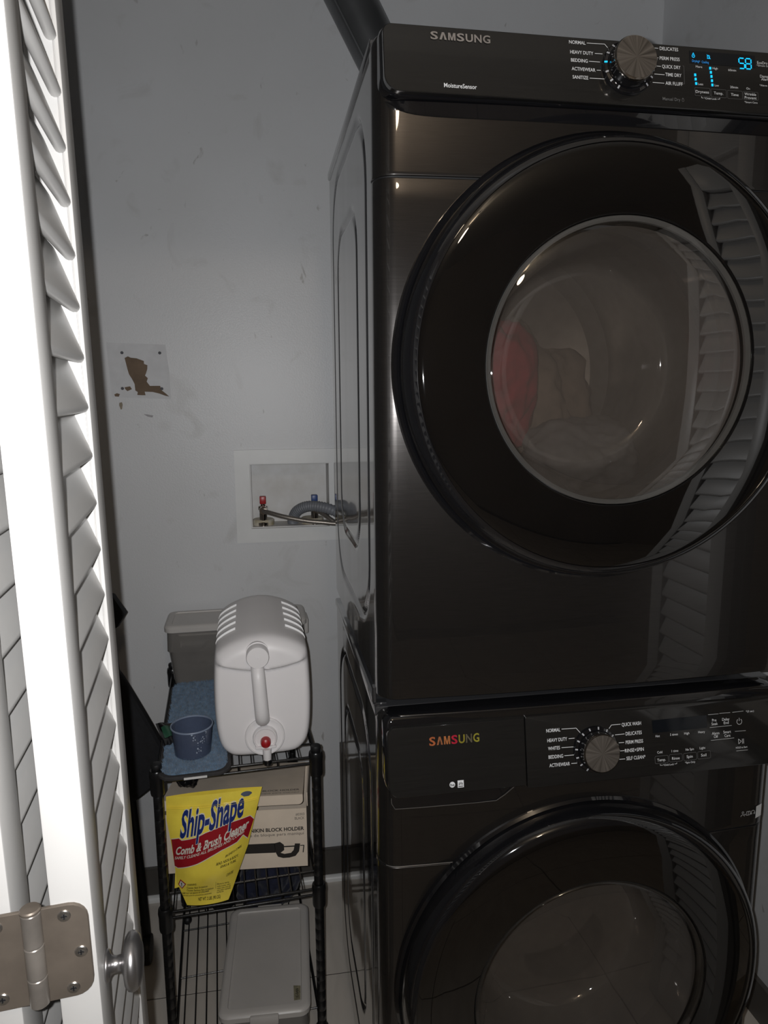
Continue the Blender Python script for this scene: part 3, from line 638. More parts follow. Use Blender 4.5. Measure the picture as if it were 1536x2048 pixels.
mb.add([put(.108, 0)]+[put(.108+.0044*math.cos(2*math.pi*i/n), .0044*math.sin(2*math.pi*i/n)) for i in range(n)], [(0, 1+i, 1+(i+1) % n) for i in range(n)])
mb.add([put(.1165, -.0055), put(.1262, -.0055), put(.1262, .0055), put(.1165, .0055)], [(0, 1, 2, 3)])
bd = build('rating_badge', mb, M_print, drawer, smooth=0, fix=False)
mb = MB(); put = put_on(wfy, .0016)(.854); text(mb, 'he', .1048, .1112, .0042, put, off=.02)
q = [(.1178+.0035+.0032*math.cos(R(a)), -.001+.0036*math.sin(R(a))) for a in range(20, 161, 14)]
stroke(mb, q, .0008, put); stroke(mb, [(.1182, -.0015), (.1205, .0008), (.1225, .0002), (.1245, -.0008)], .0011, put); stroke(mb, [(.1175, -.0035), (.1250, -.0035)], .0013, put)
build('badge_print', mb, M_ink, bd, smooth=0, fix=False)
mb = MB(); put = lambda x, z: (x, yfront(x)-.0010, z)
mb.add([put(.6585, .7165), put(.6585, .7390), put(.674, .7390), put(.674, .7165)], [(0, 1, 2, 3)]); mb.v = [(v[0], v[1]-.0006, v[2]) for v in mb.v]
build('sticker', mb, M_print, washer, smooth=0, fix=False, label='small white square sticker')
mb = MB(); ic = lambda x, z: (x, yfront(x)-.0010, z)
circ = lambda cx, cz, r, a0=0, a1=360: [(cx+r*math.cos(R(a0+(a1-a0)*i/14)), cz+r*math.sin(R(a0+(a1-a0)*i/14))) for i in range(15)]
stroke(mb, circ(.633, .7305, .0018), .0005, ic); stroke(mb, circ(.633, .7230, .0035, 0, 180), .0005, ic); stroke(mb, [(.636, .7255), (.6375, .7275), (.639, .7250)], .0005, ic)
stroke(mb, [(.6405, .7245), (.6405, .7315), (.6475, .7315), (.6475, .7245), (.6405, .7245)], .0005, ic); stroke(mb, [(.644, .7245), (.644, .7315)], .0005, ic)
stroke(mb, circ(.653, .7285, .0036, -10, 190), .0005, ic); stroke(mb, circ(.6500, .7265, .0012), .0005, ic); stroke(mb, circ(.6560, .7265, .0012), .0005, ic)
build('support_icons', mb, M_print, washer, smooth=0, fix=False)

# ---- dryer
DZ0, DZ1, DS, DP0, DP1, DCZ = .985, 1.922, 1.738, 1.838, 1.918, 1.486
dryer, ddoor, dfy = appliance('dryer', 'black front-load dryer stacked on the washer, blue display showing 58', WZ1, DZ0, DZ1, DS, DP0, DP1, DCZ,
    [(.10, .585, 1.06, 1.870, .12), (.21, .50, 1.17, 1.755, .08)], 1.924)
for fx in (.06, W_-.06):
    for fy_ in (.09, DB-.08):
        build('foot', MB().lathe([(0, WZ1), (.022, WZ1), (.022, WZ1+.012), (.014, WZ1+.016), (.014, DZ0+.004), (0, DZ0+.004)], (fx, fy_, 0), 'z', 24), M_blackmatt, dryer)
mb = MB(); mb.box(-.0030, .0010, .036, .050, DZ0-.020, DZ0+.006); mb.box(-.0030, .018, .036, .050, DZ0-.022, DZ0-.019)
build('stacking_bracket', mb, M_side, dryer, smooth=0)
face = MB(); slab(face, rrect(.0085, .6775, DP0-.006, DP1+.0005, 0, 8, rs=(.020, .020, .012, .012)), [(0, lambda x, z: (x, dfy(z)+.010, z)), (0, lambda x, z: (x, dfy(z)+.0010, z)), (.0010, lambda x, z: (x, dfy(z), z))])
dface = build('control_panel', face, M_panel, dryer)
dput = put_on(dfy)
for s, x0, x1, z, h in DRYER_TEXT:
    mb = MB(); text(mb, s, x0, x1, h, dput(z), off=.008 if s.isupper() else .0)
    build('cycle_word' if s.isupper() else 'button_word', mb, M_print, dface, smooth=0, fix=False)
for l in DRYER_LINES:
    mb = MB(); stroke(mb, l, .0007, lambda x, z: (x, dfy(z)-.0006, z)); build('pointer_line', mb, M_print, dface, smooth=0, fix=False)
mb = MB(); text(mb, 'MoistureSensor', .0868, .1310, .0056, dput(1.8427), off=.010)
P0 = lambda x, z: (x, dfy(z)-.0006, z)
build('sensor_word', mb, M_print, dface, smooth=0, fix=False); mb = MB()
stroke(mb, [(.4540, 1.8503), (.4540, 1.8483), (.4567, 1.8483)], .0005, P0); build('lock_bracket', mb, M_print, dface, smooth=0, fix=False); mb = MB(); stroke(mb, [(.4780, 1.8481), (.4815, 1.8481), (.4815, 1.8501)], .0005, P0)
build('lock_bracket', mb, M_print, dface, smooth=0, fix=False)
mb = MB(); text(mb, 'Manual Dry', .3952, .4215, .0042, dput(1.8438), off=.004)
q = [(.4255+.0016*math.cos(R(a)), 1.8434+.0018*math.sin(R(a))) for a in range(0, 361, 30)]; stroke(mb, q, .0004, P0); stroke(mb, [(.4242, 1.8448), (.4255, 1.8466), (.4268, 1.8448)], .0004, P0)
stroke(mb, [(.4275, 1.8905), (.4290, 1.8905), (.4290, 1.8660), (.4275, 1.8660)], .0004, P0)
mbd = mb
for cx, cz in ((.4557, 1.8565), (.4804, 1.856), (.5053, 1.8556), (.5296, 1.8556)):
    mb = MB(); q = rrect(cx-.0115, cx+.0115, cz-.0056, cz+.0056, .0012, 3); stroke(mb, q+[q[0]], .0003, P0); build('button_outline', mb, M_printdim, dface, smooth=0, fix=False)
mb = MB(); build('dim_lettering', mbd, M_printdim, dface, smooth=0, fix=False)
mb = MB(); mb.add([P0(.4385, 1.8955), P0(.5395, 1.8955), P0(.5395, 1.9125), P0(.4385, 1.9125)], [(0, 1, 2, 3)]); mb.v = [(v[0], v[1]+.0002, v[2]) for v in mb.v]
build('display', mb, M_display, dface, smooth=0, fix=False)
# seven-segment figures
SEG = {'5': 'afgcd', '8': 'abcdefg'}
for ch, x in (('5', .5139), ('8', .5241)):
    mb = MB(); w2, h2, zc, t_ = .0085, .0143, 1.9003, .0016
    put = lambda a, b: P0(x+a*w2+(b-.5)*-.0012*0, zc+(b-.5)*h2)
    S = {'a': [(.12, 1), (.88, 1)], 'g': [(.12, .5), (.88, .5)], 'd': [(.12, 0), (.88, 0)], 'f': [(0, .94), (0, .56)], 'b': [(1, .94), (1, .56)], 'e': [(0, .44), (0, .06)], 'c': [(1, .44), (1, .06)]}
    for k in SEG[ch]:
        a, b = S[k]; stroke(mb, [(x+a[0]*w2, zc+(a[1]-.5)*h2), (x+b[0]*w2, zc+(b[1]-.5)*h2)], t_, P0)
    build('display_figure', mb, M_led, dface, smooth=0, fix=False, label='glowing blue figure '+ch)
for l in ([(.4458, 1.8795), (.4462, 1.8737), (.4467, 1.8677)], [(.4692, 1.8902), (.4699, 1.8846), (.4705, 1.8789), (.471, 1.8731), (.4713, 1.8672)]):
    for (x, z) in l: mb = MB(); mb.add([P0(x-.0015, z-.0018), P0(x+.0015, z-.0018), P0(x+.0015, z+.0018), P0(x-.0015, z+.0018)], [(0, 1, 2, 3)]); build('level_dot', mb, M_led, dface, smooth=0, fix=False)
mb = MB(); text(mb, 'Drying>', .4421, .4542, .0033, dput(1.8987), off=.004); build('status_word', mb, M_leddim, dface, smooth=0, fix=False); mb = MB(); text(mb, 'Cooling', .4566, .4673, .0033, dput(1.8981), off=.004)
build('status_word', mb, M_leddim, dface, smooth=0, fix=False)
mb = MB(); q = [(.4443+.0020*math.cos(R(a)), 1.9054+.0021*math.sin(R(a))) for a in range(-230, 51, 20)]
stroke(mb, q+[(.4443, 1.9098), q[0]], .0007, P0); stroke(mb, [(.4443, 1.9052), (.4443, 1.9072)], .0006, P0)
build('drop_icon', mb, M_led, dface, smooth=0, fix=False); mb = MB()
q = rrect(.4655, .4690, 1.9037, 1.9078, .0012, 4); stroke(mb, q+[q[0]], .0006, P0); stroke(mb, [(.4648, 1.9088), (.4702, 1.9028)], .0005, P0); stroke(mb, [(.4648, 1.9035), (.4700, 1.9035)], .0006, P0)
build('bell_icon', mb, M_led, dface, smooth=0, fix=False)
dial(dryer, .345, 1.881, dfy, lit=True)
logo(dface, dfy, .0700, .1525, 1.9060, .0098, [M_logo]*7)
# under-lip below the control panel, curving in at the left
mb = MB()
def lip(u, v):
    x = .012+u*(W_-.024); e = min(x, W_-x); zt = DP0-.010; zb = DP0-.024+.020*math.exp(-(e-.012)/.020)
    return (x, yfront(x)-.012+.010*v, zt+(zb-zt)*v)
mb.grid(lip, 60, 4); build('under_lip', mb, M_gloss, dryer, smooth=50)

# clothes tumbling space: three garments resting in the dryer's drum
def crumple(name, c, s, mt, label, seed, cat='clothes'):
    bm = bmesh.new(); bmesh.ops.create_icosphere(bm, subdivisions=5, radius=1)
    for v in bm.verts:
        d = v.co.normalized(); o_ = Vector((seed*3.1, seed*1.7, seed))
        k = 1+.30*noise.noise(d*1.6+o_)+.20*(1-abs(noise.noise(d*3.2+o_)))*1.0-.15+.06*noise.noise(d*9+o_)
        v.co = Vector((c[0]+d.x*k*s[0], c[1]+d.y*k*s[1], c[2]+d.z*k*s[2]))
    mb = MB().bm(bm); o = build(name, mb, mt, None, smooth=70); return tag(o, label, cat, None)
g_ = 'clothes inside the dryer'
crumple('garment', (.225, .27, 1.45), (.105, .085, .165), M_maroon, 'maroon garment lying at the left inside the dryer drum', 1)['group'] = g_
crumple('garment', (.375, .42, 1.40), (.125, .10, .155), M_taupe, 'taupe garment in the middle of the dryer drum', 2)['group'] = g_
crumple('garment', (.42, .25, 1.325), (.110, .085, .075), M_greycloth, 'dark grey garment at the bottom right of the dryer drum', 3)['group'] = g_

# ------------------------------------------------------------------ wire rack
RL, RA = (-.390, .353, 0), R(3.4)
rack = thing('wire_rack', 'black three-tier wire rack between the dryer and the louvred door', 'rack', RL, (0, 0, RA))
RW, RD = .316, .545
SHZ = [.050, .400, .704]
for px in (0, RW):
    for py in (0, RD):
        prof = [(0, .012), (.0098, .012)]
        z = .0254
        while z < .715: prof += [(.0098, z), (.0093, z+.0006), (.0093, z+.0012), (.0098, z+.0018)]; z += .0254
        prof += [(.0098, .722)]
        po = build('post', MB().lathe(prof, (px, py, 0), 'z', 20), M_rack, rack, world=False, smooth=50)
        build('post_cap', MB().lathe([(.0102, .7205), (.0106, .7215), (.0106, .7260), (.0096, .7290), (.0060, .7305), (0, .7308)], (px, py, 0), 'z', 20), M_blackmatt, po, world=False)
        build('foot', MB().lathe([(0, 0), (.012, 0), (.013, .003), (.011, .010), (.006, .013), (.006, .02), (0, .02)], (px, py, 0), 'z', 20), M_blackmatt, po, world=False)
for k, zs in enumerate(SHZ):
    mb = MB()
    q = rrect(0, RW, 0, RD, .010, 4)
    for dz, r in ((0, .0027), (-.0135, .0027)):
        mb.tube([(x, y, zs+dz-.001) for x, y in q+[q[0]]], r, 8, caps=False)
    for x in (0, RW):
        for i in range(1, 8): mb.tube([(x, RD*i/8, zs-.001), (x, RD*i/8, zs-.0145)], .0016, 6)
    for y in (0, RD):
        for i in range(1, 4): mb.tube([(RW*i/4, y, zs-.001), (RW*i/4, y, zs-.0145)], .0016, 6)
    sh = build('shelf', mb, M_rack, rack, world=False, smooth=60)
    for px in (0, RW):
        for py in (0, RD):
            a, b = zs-.040, zs+.012
            build('collar', MB().lathe([(.0100, a), (.0132, a), (.0142, a+.006), (.0142, b-.020), (.0152, b-.012), (.0140, b-.002), (.0128, b), (.0100, b)], (px, py, 0), 'z', 24), M_rack, sh, world=False)
    if k == 0:
        wl = build('wire', MB().tube([(0, .001, 0), (0, RD-.001, 0)], .0016, 6), M_rack, sh, world=False); wl.location = (.0155, 0, zs)
        wc = build('cross_wire', MB().tube([(.001, 0, 0), (RW-.001, 0, 0)], .0021, 6), M_rack, sh, world=False); wc.location = (0, .063, zs-.0037)
        st = (1, 1)
    for i in range(12):
        if k == 0 and i == 0: continue
        copy_part(wl, sh, (.0155+.0242*i, 0, zs))
    for i, y in enumerate((.063, .223, .383, .505)):
        if k == 0 and i == 0: continue
        copy_part(wc, sh, (0, y, zs-.0037))

def rk(x, y, z):   # rack coordinates to world
    return Vector((RL[0]+x*math.cos(RA)-y*math.sin(RA), RL[1]+x*math.sin(RA)+y*math.cos(RA), z))
def spline(pts, n=8):
    pts = [Vector(p) for p in pts]; out = []
    for i in range(len(pts)-1):
        p0, p1, p2, p3 = pts[max(i-1, 0)], pts[i], pts[i+1], pts[min(i+2, len(pts)-1)]
        for k in range(n):
            t = k/n; out.append(.5*((2*p1)+(p2-p0)*t+(2*p0-5*p1+4*p2-p3)*t*t+(3*p1-p0-3*p2+p3)*t**3))
    return out+[pts[-1]]

# ------------------------------------------------------------------ water jug
JZ = SHZ[2]+.002
jug = thing('water_jug', 'pale grey plastic water jug with red spigot button on the rack', 'jug', (-.178, .388, JZ), (0, 0, R(1)))
half = [(0, 0), (.050, .0005), (.072, .006), (.088, .024), (.0955, .055), (.0985, .100), (.0985, .150), (.0965, .195), (.0935, .222), (.0875, .2330), (.072, .2440), (.050, .2540), (.025, .2610), (0, .2635)]
hs = [(p.x, p.y) for p in spline([Vector((a, b, 0)) for a, b in half], 4)]
outl = hs+[(-a, b) for a, b in reversed(hs[1:-1])]
NO = len(outl); JC = .125
lay = []
for i in range(27): lay.append((.04+.84*i/26, 0.0))
lay += [(.905, .0008), (.93, .0022), (.955, .0050), (.975, .0095), (.988, .016), (.996, .026), (1, .040)]
lay += [(1, .08), (1, .14), (1, .20), (1, .27), (.992, .290), (.97, .305), (.93, .314), (.85, .318), (.4, .319), (.02, .319)]
vs = []
for s_, y in lay:
    for (x, z) in outl:
        X, Z = x*s_, JC+(z-JC)*s_
        yy = y
        if y < .03:
            zc = .193+.016*(X/.09)**2-.02*(X/.09)*0
            f = 1-sstep(.80, .99, s_)*.6
            yy -= .0160*sstep(zc-.0040, zc+.0030, Z)*f
            yy += .020*sstep(.215, .262, Z)*0
            yy += -.004*math.cos(min(1, abs(X)/.095)*math.pi/2)*math.cos((Z-.1)/.16)
        vs.append((X, yy, Z))
fs = [(j*NO+i, j*NO+(i+1) % NO, (j+1)*NO+(i+1) % NO, (j+1)*NO+i) for j in range(len(lay)-1) for i in range(NO)]
fs += [tuple(range(NO))[::-1], tuple((len(lay)-1)*NO+i for i in range(NO))]
build('body', MB().add(vs, fs), M_jug, jug, world=False, smooth=60)
def arch(x):
    for (a, b) in zip(hs[:-1], hs[1:]):
        if b[0] <= abs(x) <= a[0] and b[1] > .2: return a[1]+(b[1]-a[1])*(a[0]-abs(x))/max(1e-9, a[0]-b[0])
    return .2635
for sg in (-1, 1):
    for k in range(5):
        y0 = .078+.043*k; mb = MB(); vs = []; fs = []
        xs = [.0935, .0905, .0875, .082, .076, .070, .064, .058, .052]
        for i, x in enumerate(xs):
            z = arch(x); w_ = .0060
            for (dy, dz) in ((-w_, -.001), (-w_*.85, .0046), (w_*.2, .0040), (w_, -.001)): vs.append((sg*x, y0+dy, z+dz))
        for i in range(len(xs)-1):
            fs += [(i*4+j, i*4+j+1, i*4+5+j, i*4+4+j) for j in range(3)]
        build('rib', mb.add(vs, fs), M_juglight, jug, world=False)
cx, cz = -.008, .229
cap = build('cap', MB().lathe([(.0245, -.002), (.0245, -.013), (.0225, -.014), (.0225, -.034), (.0212, -.0368), (.0, -.0372)], (cx, -.004, cz), 'y', 48), M_jug, jug, world=False)
build('cap_nub', MB().lathe([(.0016, -.0405), (.0012, -.0420), (0, -.0422)], (cx, 0, cz), 'y', 12), M_jug, cap, world=False)
pts = spline([(-.009, .0, .212), (-.009, -.022, .203), (-.008, -.036, .188), (-.006, -.040, .150), (-.004, -.038, .112), (-.003, -.026, .094), (-.003, -.004, .086)], 8)
mb = MB(); mb.tube(pts, .013, 16, rs=[.0118+.0018*i/len(pts) for i in range(len(pts))]); mb.v = [((v[0]+.007)*1.08-.007, v[1], v[2]) for v in mb.v]
build('handle', mb, M_jug, jug, world=False, smooth=60)
sx, sz = .001, .047
sp = build('spigot', MB().lathe([(.0405, .004), (.0405, -.0085), (.0392, -.0100), (.0376, -.0100), (.0370, -.0080), (.0345, -.0072), (.0250, -.0072), (.0245, -.0165), (.0232, -.0182), (.0215, -.0182), (.0205, -.0165), (.0190, -.0160), (.0170, -.0160), (0, -.0160)], (sx, 0, sz), 'y', 56), M_jug, jug, world=False)
build('spigot_button', MB().lathe([(.0105, -.012), (.0105, -.0240), (.0092, -.0285), (.0055, -.0310), (0, -.0318)], (sx+.001, 0, sz-.006), 'y', 28), M_red, sp, world=False)
mb = MB(); mb.rbox(sx-.020, sx+.022, -.0235, -.0150, sz-.0190, sz-.0150, .0012, 2); mb.lathe([(0, .004), (.0078, .004), (.0084, .006), (.0088, .0290), (0, .0290)], (sx+.003, -.0240, 0), 'z', 24)
build('spout', mb, M_jug, sp, world=False)
build('spout_tip', MB().lathe([(0, -.006), (.0076, -.006), (.0094, -.003), (.0098, .004), (.0080, .0062), (0, .0062)], (sx+.003, -.0240, 0), 'z', 24), M_gloss, sp, world=False)

# ------------------------------------------------------------------ lidded boxes
def loft(mb, rings, cap=(True, True)):
    n = len(rings[0]); vs = [p for r in rings for p in r]
    fs = [(j*n+i, j*n+(i+1) % n, (j+1)*n+(i+1) % n, (j+1)*n+i) for j in range(len(rings)-1) for i in range(n)]
    if cap[0]: fs.append(tuple(range(n))[::-1])
    if cap[1]: fs.append(tuple((len(rings)-1)*n+i for i in range(n)))
    return mb.add(vs, fs)
def rring(hx, hy, z, r): return [(x, y, z) for x, y in rrect(-hx, hx, -hy, hy, r, 5)]
def lidded(name, label, cat, loc, rot, hx, hy, h, taper, mbody, band=None, tabs=True):
    t = thing(name, label, cat, loc, rot)
    mb = MB(); b = taper
    loft(mb, [rring(hx-b-.004, hy-b-.004, .001, .014), rring(hx-b, hy-b, .005, .016), rring(hx-b*.45, hy-b*.45, h*.55, .018), rring(hx-b*.25, hy-b*.25, h*.58, .018), rring(hx-.006, hy-.006, h-.012, .018),
              rring(hx-.0085, hy-.0085, h-.012, .016), rring(hx-b*.45-.003, hy-b*.45-.003, h*.55, .016), rring(hx-b-.003, hy-b-.003, .007, .014)], (True, True))
    build('body', mb, mbody, t, world=False)
    mb = MB()
    loft(mb, [rring(hx-.004, hy-.004, h-.018, .020), rring(hx, hy, h-.017, .022), rring(hx+.0005, hy+.0005, h-.006, .022), rring(hx-.003, hy-.003, h-.0015, .020), rring(hx-.008, hy-.008, h, .018),
              rring(hx-.018, hy-.018, h, .010), rring(hx-.0195, hy-.0195, h-.0028, .009), rring(hx-.022, hy-.022, h-.0032, .008)], (True, True))
    ld = build('lid', mb, M_lid, t, world=False)
    if tabs:
        for sg in (-1, 1):
            build('latch', MB().rbox(-.030, .030, sg*(hy+.0015)-.005, sg*(hy+.0015)+.005, h-.024, h-.003, .003, 2), M_lid, t, world=False)
    return t, ld
box1, _ = lidded('storage_box', 'small cloudy storage box with grey lid behind the jug', 'box', (-.244, .848, SHZ[2]+.0018), (0, 0, R(1.0)), .180, .070, .165, .018, M_clear, tabs=False)
mb = MB(); mb.rbox(.168, .186, -.030, .030, .110, .152, .004, 2); build('latch', mb, M_lid, box1, world=False)
crumple('crumpled_wrapper', (-.300, .850, .768), (.050, .030, .032), mat('pale_wrapper', (.40, .38, .36), .4, var=.2), 'crumpled pale wrapper inside the small cloudy box', 5, 'wrapper')
crumple('folded_rag', (-.180, .850, .762), (.055, .032, .030), mat('brown_rag', (.12, .10, .085), .9), 'brown rag inside the small cloudy box', 6, 'rag')
bin_, blid = lidded('storage_bin', 'large grey lidded bin with a peeling label on the bottom shelf', 'bin', (*rk(.206, .106, 0)[:2], SHZ[0]+.0018), (0, 0, R(-2.7)), .096, .162, .120, .012, M_clear)
ib = Matrix.Rotation(R(2.7), 3, 'Z')
def bl(x, y): v = ib @ (rk(x, y, 0)-Vector((*bin_.location[:2], 0))); return (v.x, v.y, .1171)
mb = MB(); q = [bl(.2560, .0056), bl(.2709, .0020), bl(.2667, -.0347), bl(.2529, -.0340)]; mb.add(q, [(0, 1, 2, 3)])
stk = build('sticker', mb, mat('stained_label', (.20, .185, .12), .8, var=.3, scale=120), bin_, world=False, smooth=0, label='stained strip label')
mb = MB(); cxb = bl(.2612, -.016)
text(mb, 'C-3AN', -.0115, .0115, .0052, lambda x, s: (cxb[0]-s, cxb[1]+x, .1176), off=.03); build('label_print', mb, M_ink, stk, world=False, smooth=0, fix=False)
crumple('navy_cloth', rk(.225, .380, .168), (.070, .070, .095), M_navy, 'dark navy cloth bundled behind the grey bin on the bottom shelf', 8, 'cloth')
crumple('black_cloth', rk(.100, .425, .132), (.058, .055, .062), M_black, 'black cloth heap at the back left of the bottom shelf', 9, 'cloth')
bl_ = MB().lathe([(0, -.011)]+[(.011*math.cos(R(a)), .011*math.sin(R(a))) for a in range(-80, 81, 16)]+[(0, .011)], (*rk(.012, .400, 0)[:2], SHZ[0]+.013), 'z', 24)
tag(build('ball', bl_, M_blackmatt), 'small black ball on the bottom shelf left of the bin', 'ball')

# ------------------------------------------------------------------ blue mop pad, cup, packet
pad = thing('mop_pad', 'blue microfibre mop pad with dark border under the scoop cup', 'mop pad', rk(.0735, .200, SHZ[2]+.002), (0, 0, RA))
phx, phy = .0705, .236
padout = rrect(-phx, phx, -phy, phy, .030, 8)
mb = MB(); slab(mb, padout, [(.002, lambda x, y: (x, y, 0)), (0, lambda x, y: (x, y, .002)), (0, lambda x, y: (x, y, .006)), (.002, lambda x, y: (x, y, .008))])
build('border', mb, M_padback, pad, world=False)
def inside(x, y, ins):
    return sdf(x, y, -phx+ins, phx-ins, -phy+ins, phy-ins, .026) < 0
mb = MB(); slab(mb, rrect(-phx+.009, phx-.009, -phy+.009, phy-.009, .024, 8), [(0, lambda x, y: (x, y, .007)), (.001, lambda x, y: (x, y, .0105))]); build('backing', mb, M_pad, pad, world=False)
vs = []; fs = []; rnd = random.Random(3)
for i in range(15000):
    x = rnd.uniform(-phx, phx); y = rnd.uniform(-phy, phy)
    if not inside(x, y, .007): continue
    a = rnd.uniform(0, 6.28); l = rnd.uniform(.004, .0075); tx, ty = rnd.gauss(0, .0022), rnd.gauss(-.0008, .0022); r_ = .0009
    o_ = len(vs)
    for k in range(3): vs.append((x+r_*math.cos(a+2.094*k), y+r_*math.sin(a+2.094*k), .0098))
    vs.append((x+tx, y+ty, .0098+l)); fs += [(o_, o_+1, o_+3), (o_+1, o_+2, o_+3), (o_+2, o_, o_+3)]
pl_ = build('pile', MB().add(vs, fs), M_pad, pad, world=False, smooth=0, fix=False); pl_['kind'] = 'stuff'
build('tag', MB().box(-.020, .024, -phy-.0016, -phy+.004, .0010, .0052), M_tag, pad, world=False, smooth=0)

cupp = rk(.0690, .050, SHZ[2]+.0145)
cup = thing('measuring_cup', 'translucent blue plastic scoop cup with powder traces', 'cup', cupp)
build('rim', MB().lathe([(.0404, .0590), (.0424, .0590), (.0430, .0605), (.0424, .0620), (.0404, .0620), (.0400, .0605), (.0404, .0590)], (0, 0, 0), 'z', 64), mat('pale_blue_rim', (.22, .27, .37), .4), cup, world=False)
build('cup_body', MB().lathe([(0, 0), (.0335, 0), (.0362, .0025), (.0414, .0588), (.0404, .0588), (.0350, .0045), (0, .003)], (0, 0, 0), 'z', 64), M_cup, cup, world=False)
vs = []; fs = []; rnd = random.Random(5)
for i in range(60):
    a = R(rnd.gauss(-62, 16)); z = .012+.046*rnd.random()**.7; r_ = .0364+.0050*z/.058+.0003; d = rnd.uniform(.0005, .0019)
    if noise.noise(Vector((a*4, z*60, 0))) < -.05: continue
    u = Vector((-math.sin(a), math.cos(a), 0)); c0 = Vector((r_*math.cos(a), r_*math.sin(a), z)); o_ = len(vs); k = rnd.randint(4, 6)
    vs += [tuple(c0+u*d*math.cos(6.283*j/k)*rnd.uniform(.6, 1.2)+Vector((0, 0, d*math.sin(6.283*j/k)*rnd.uniform(.6, 1.6)))) for j in range(k)]; fs.append(tuple(range(o_, o_+k)))
pz = build('powder_specks', MB().add(vs, fs), M_powder, cup, world=False, smooth=0, fix=False); pz['kind'] = 'stuff'
pk = thing('foil_packet', 'small torn dark foil packet behind the blue scoop cup', 'packet', rk(.008, .13, SHZ[2]))
cor = [rk(-.0138, .1689, .736), rk(.0265, .1774, .7285), rk(.0300, .100, .7200), rk(.0096, .0854, .7215)]
def pkf(u, v):
    p = (cor[3]*(1-u)+cor[2]*u)*(1-v)+(cor[0]*(1-u)+cor[1]*u)*v
    return p+Vector((0, 0, .006*math.sin(3.14*u)*math.sin(3.14*v)+.0015*math.sin(9*u+5*v)))
mb = MB(); mb.grid(lambda u, v: tuple(pkf(u, v)), 12, 12); mb.grid(lambda u, v: tuple(pkf(u, v)-Vector((0, 0, .004*math.sin(3.14*u)*math.sin(3.14*v)+.0008))), 12, 12)
build('film', mb, M_bag, pk)
mb = MB(); mb.grid(lambda u, v: tuple(pkf(.2+.6*u, .25+.5*v)+Vector((0, 0, .0008))), 6, 6); build('print', mb, M_green, pk)

# ------------------------------------------------------------------ yellow pouch (front and back film over a bulging fill)
PL = [(-.3812, .6332), (-.3821, .5854), (-.3743, .5323), (-.3692, .4845), (-.3664, .4525), (-.3483, .4027)]
PR = [(-.1869, .6349), (-.2058, .5666), (-.22, .5149), (-.2403, .4639), (-.2539, .4282), (-.264, .4038)]
def interp(z, L):
    L = sorted(L, key=lambda p: p[1])
    if z <= L[0][1]: return L[0][0]
    for a, b in zip(L[:-1], L[1:]):
        if z <= b[1]: return a[0]+(b[0]-a[0])*(z-a[1])/(b[1]-a[1])
    return L[-1][0]
def bulge(X, z):
    xl, xr = interp(z, PL), interp(z, PR); u = min(1, max(0, (X-xl)/(xr-xl))); v = min(1, max(0, (z-.41)/.245))
    return .026*(1-abs(2*u-1)**2.2)*min(1, (1-v)*2.2)**.8*(.25+.75*sstep(0, .3, v))
def pfront(X, z, e=0.0): return (X, .366+.12*(z-.418)-bulge(X, z)-e, z)
pouch = thing('cleaner_pouch', 'yellow pouch with red band and blue lettering on the middle shelf', 'pouch', (-.30, .37, .402))
def wrinkle(X, z): return .0016*noise.noise(Vector((X*38, 0, z*26)))*(1 if z < .61 else .4)+.0012*math.sin(z*420)*(1 if z > .612 else 0)*.6
def pf(u, v):
    zl, zr = .4027+(.6332-.4027)*v, .4038+(.6349-.4038)*v; z = zl+(zr-zl)*u
    xl, xr = interp(zl, PL), interp(zr, PR); X = xl+(xr-xl)*u
    return pfront(X, z, 0)
def pb(u, v):
    a = pf(u, v); b_ = bulge(a[0], a[2]); return (a[0], a[1]+b_*1.9+.0012, a[2])
mb = MB(); mb.grid(pf, 48, 56)
build('front_film', mb, M_yellow, pouch, smooth=70, fix=False)
mb = MB(); mb.grid(pb, 32, 36); mb.grid(lambda u, v: tuple(Vector(pf(u, 0)).lerp(Vector(pb(u, 0)), v)), 32, 3)
build('back_film', mb, M_yellow, pouch, smooth=70)
mb = MB(); mb.prism([(-.3705, .470), (-.3690, .4850), (-.358, .470), (-.3540, .4330), (-.3740, .4290)], lambda x, z: (x, .385, z), lambda x, z: (x, .3865, z)); build('gusset', mb, M_yellow, pouch)
PE = .0009
def band_edge(L, x):
    for a, b in zip(L[:-1], L[1:]):
        if x <= b[0]: return a[1]+(b[1]-a[1])*(x-a[0])/(b[0]-a[0])
    return L[-1][1]
def bandf(u, v):
    ui = u*(len(BAND_TOP)-1); i = min(int(ui), len(BAND_TOP)-2); f = ui-i
    t_ = Vector(BAND_TOP[i]).lerp(Vector(BAND_TOP[i+1]), f); b_ = Vector(BAND_BOT[i]).lerp(Vector(BAND_BOT[i+1]), f); p = b_.lerp(t_, v)
    return pfront(p.x, p.y, PE*.6)
mb = MB(); mb.grid(bandf, 48, 12); build('red_band', mb, M_pred, pouch, smooth=70, fix=False)
for Lq, w0 in ((BAND_TOP, .0014), (BAND_BOT, .0016)):
    pts = []
    for a, b in zip(Lq[:-1], Lq[1:]): pts += [(a[0]+(b[0]-a[0])*i/6, a[1]+(b[1]-a[1])*i/6) for i in range(6)]
    mb = MB(); stroke(mb, pts+[Lq[-1]], w0, lambda x, z: pfront(x, z, PE*.7))
    build('band_edging', mb, M_pwhite, pouch, smooth=0, fix=False)
def ptext(mb, item, off, e=PE, grow=0.0):
    s, a, b, up = item; a = Vector(a); d = Vector(b)-a; up = Vector(up)
    text(mb, s, 0, 1, 1, lambda x, y: pfront(a.x+d.x*x+up.x*(y+.5), a.y+d.y*x+up.y*(y+.5), e), off=off)
mb = MB(); ptext(mb, POUCH_TEXT[0], .052, PE*1.2); build('brand_outline', mb, M_pwhite, pouch, smooth=0, fix=False)
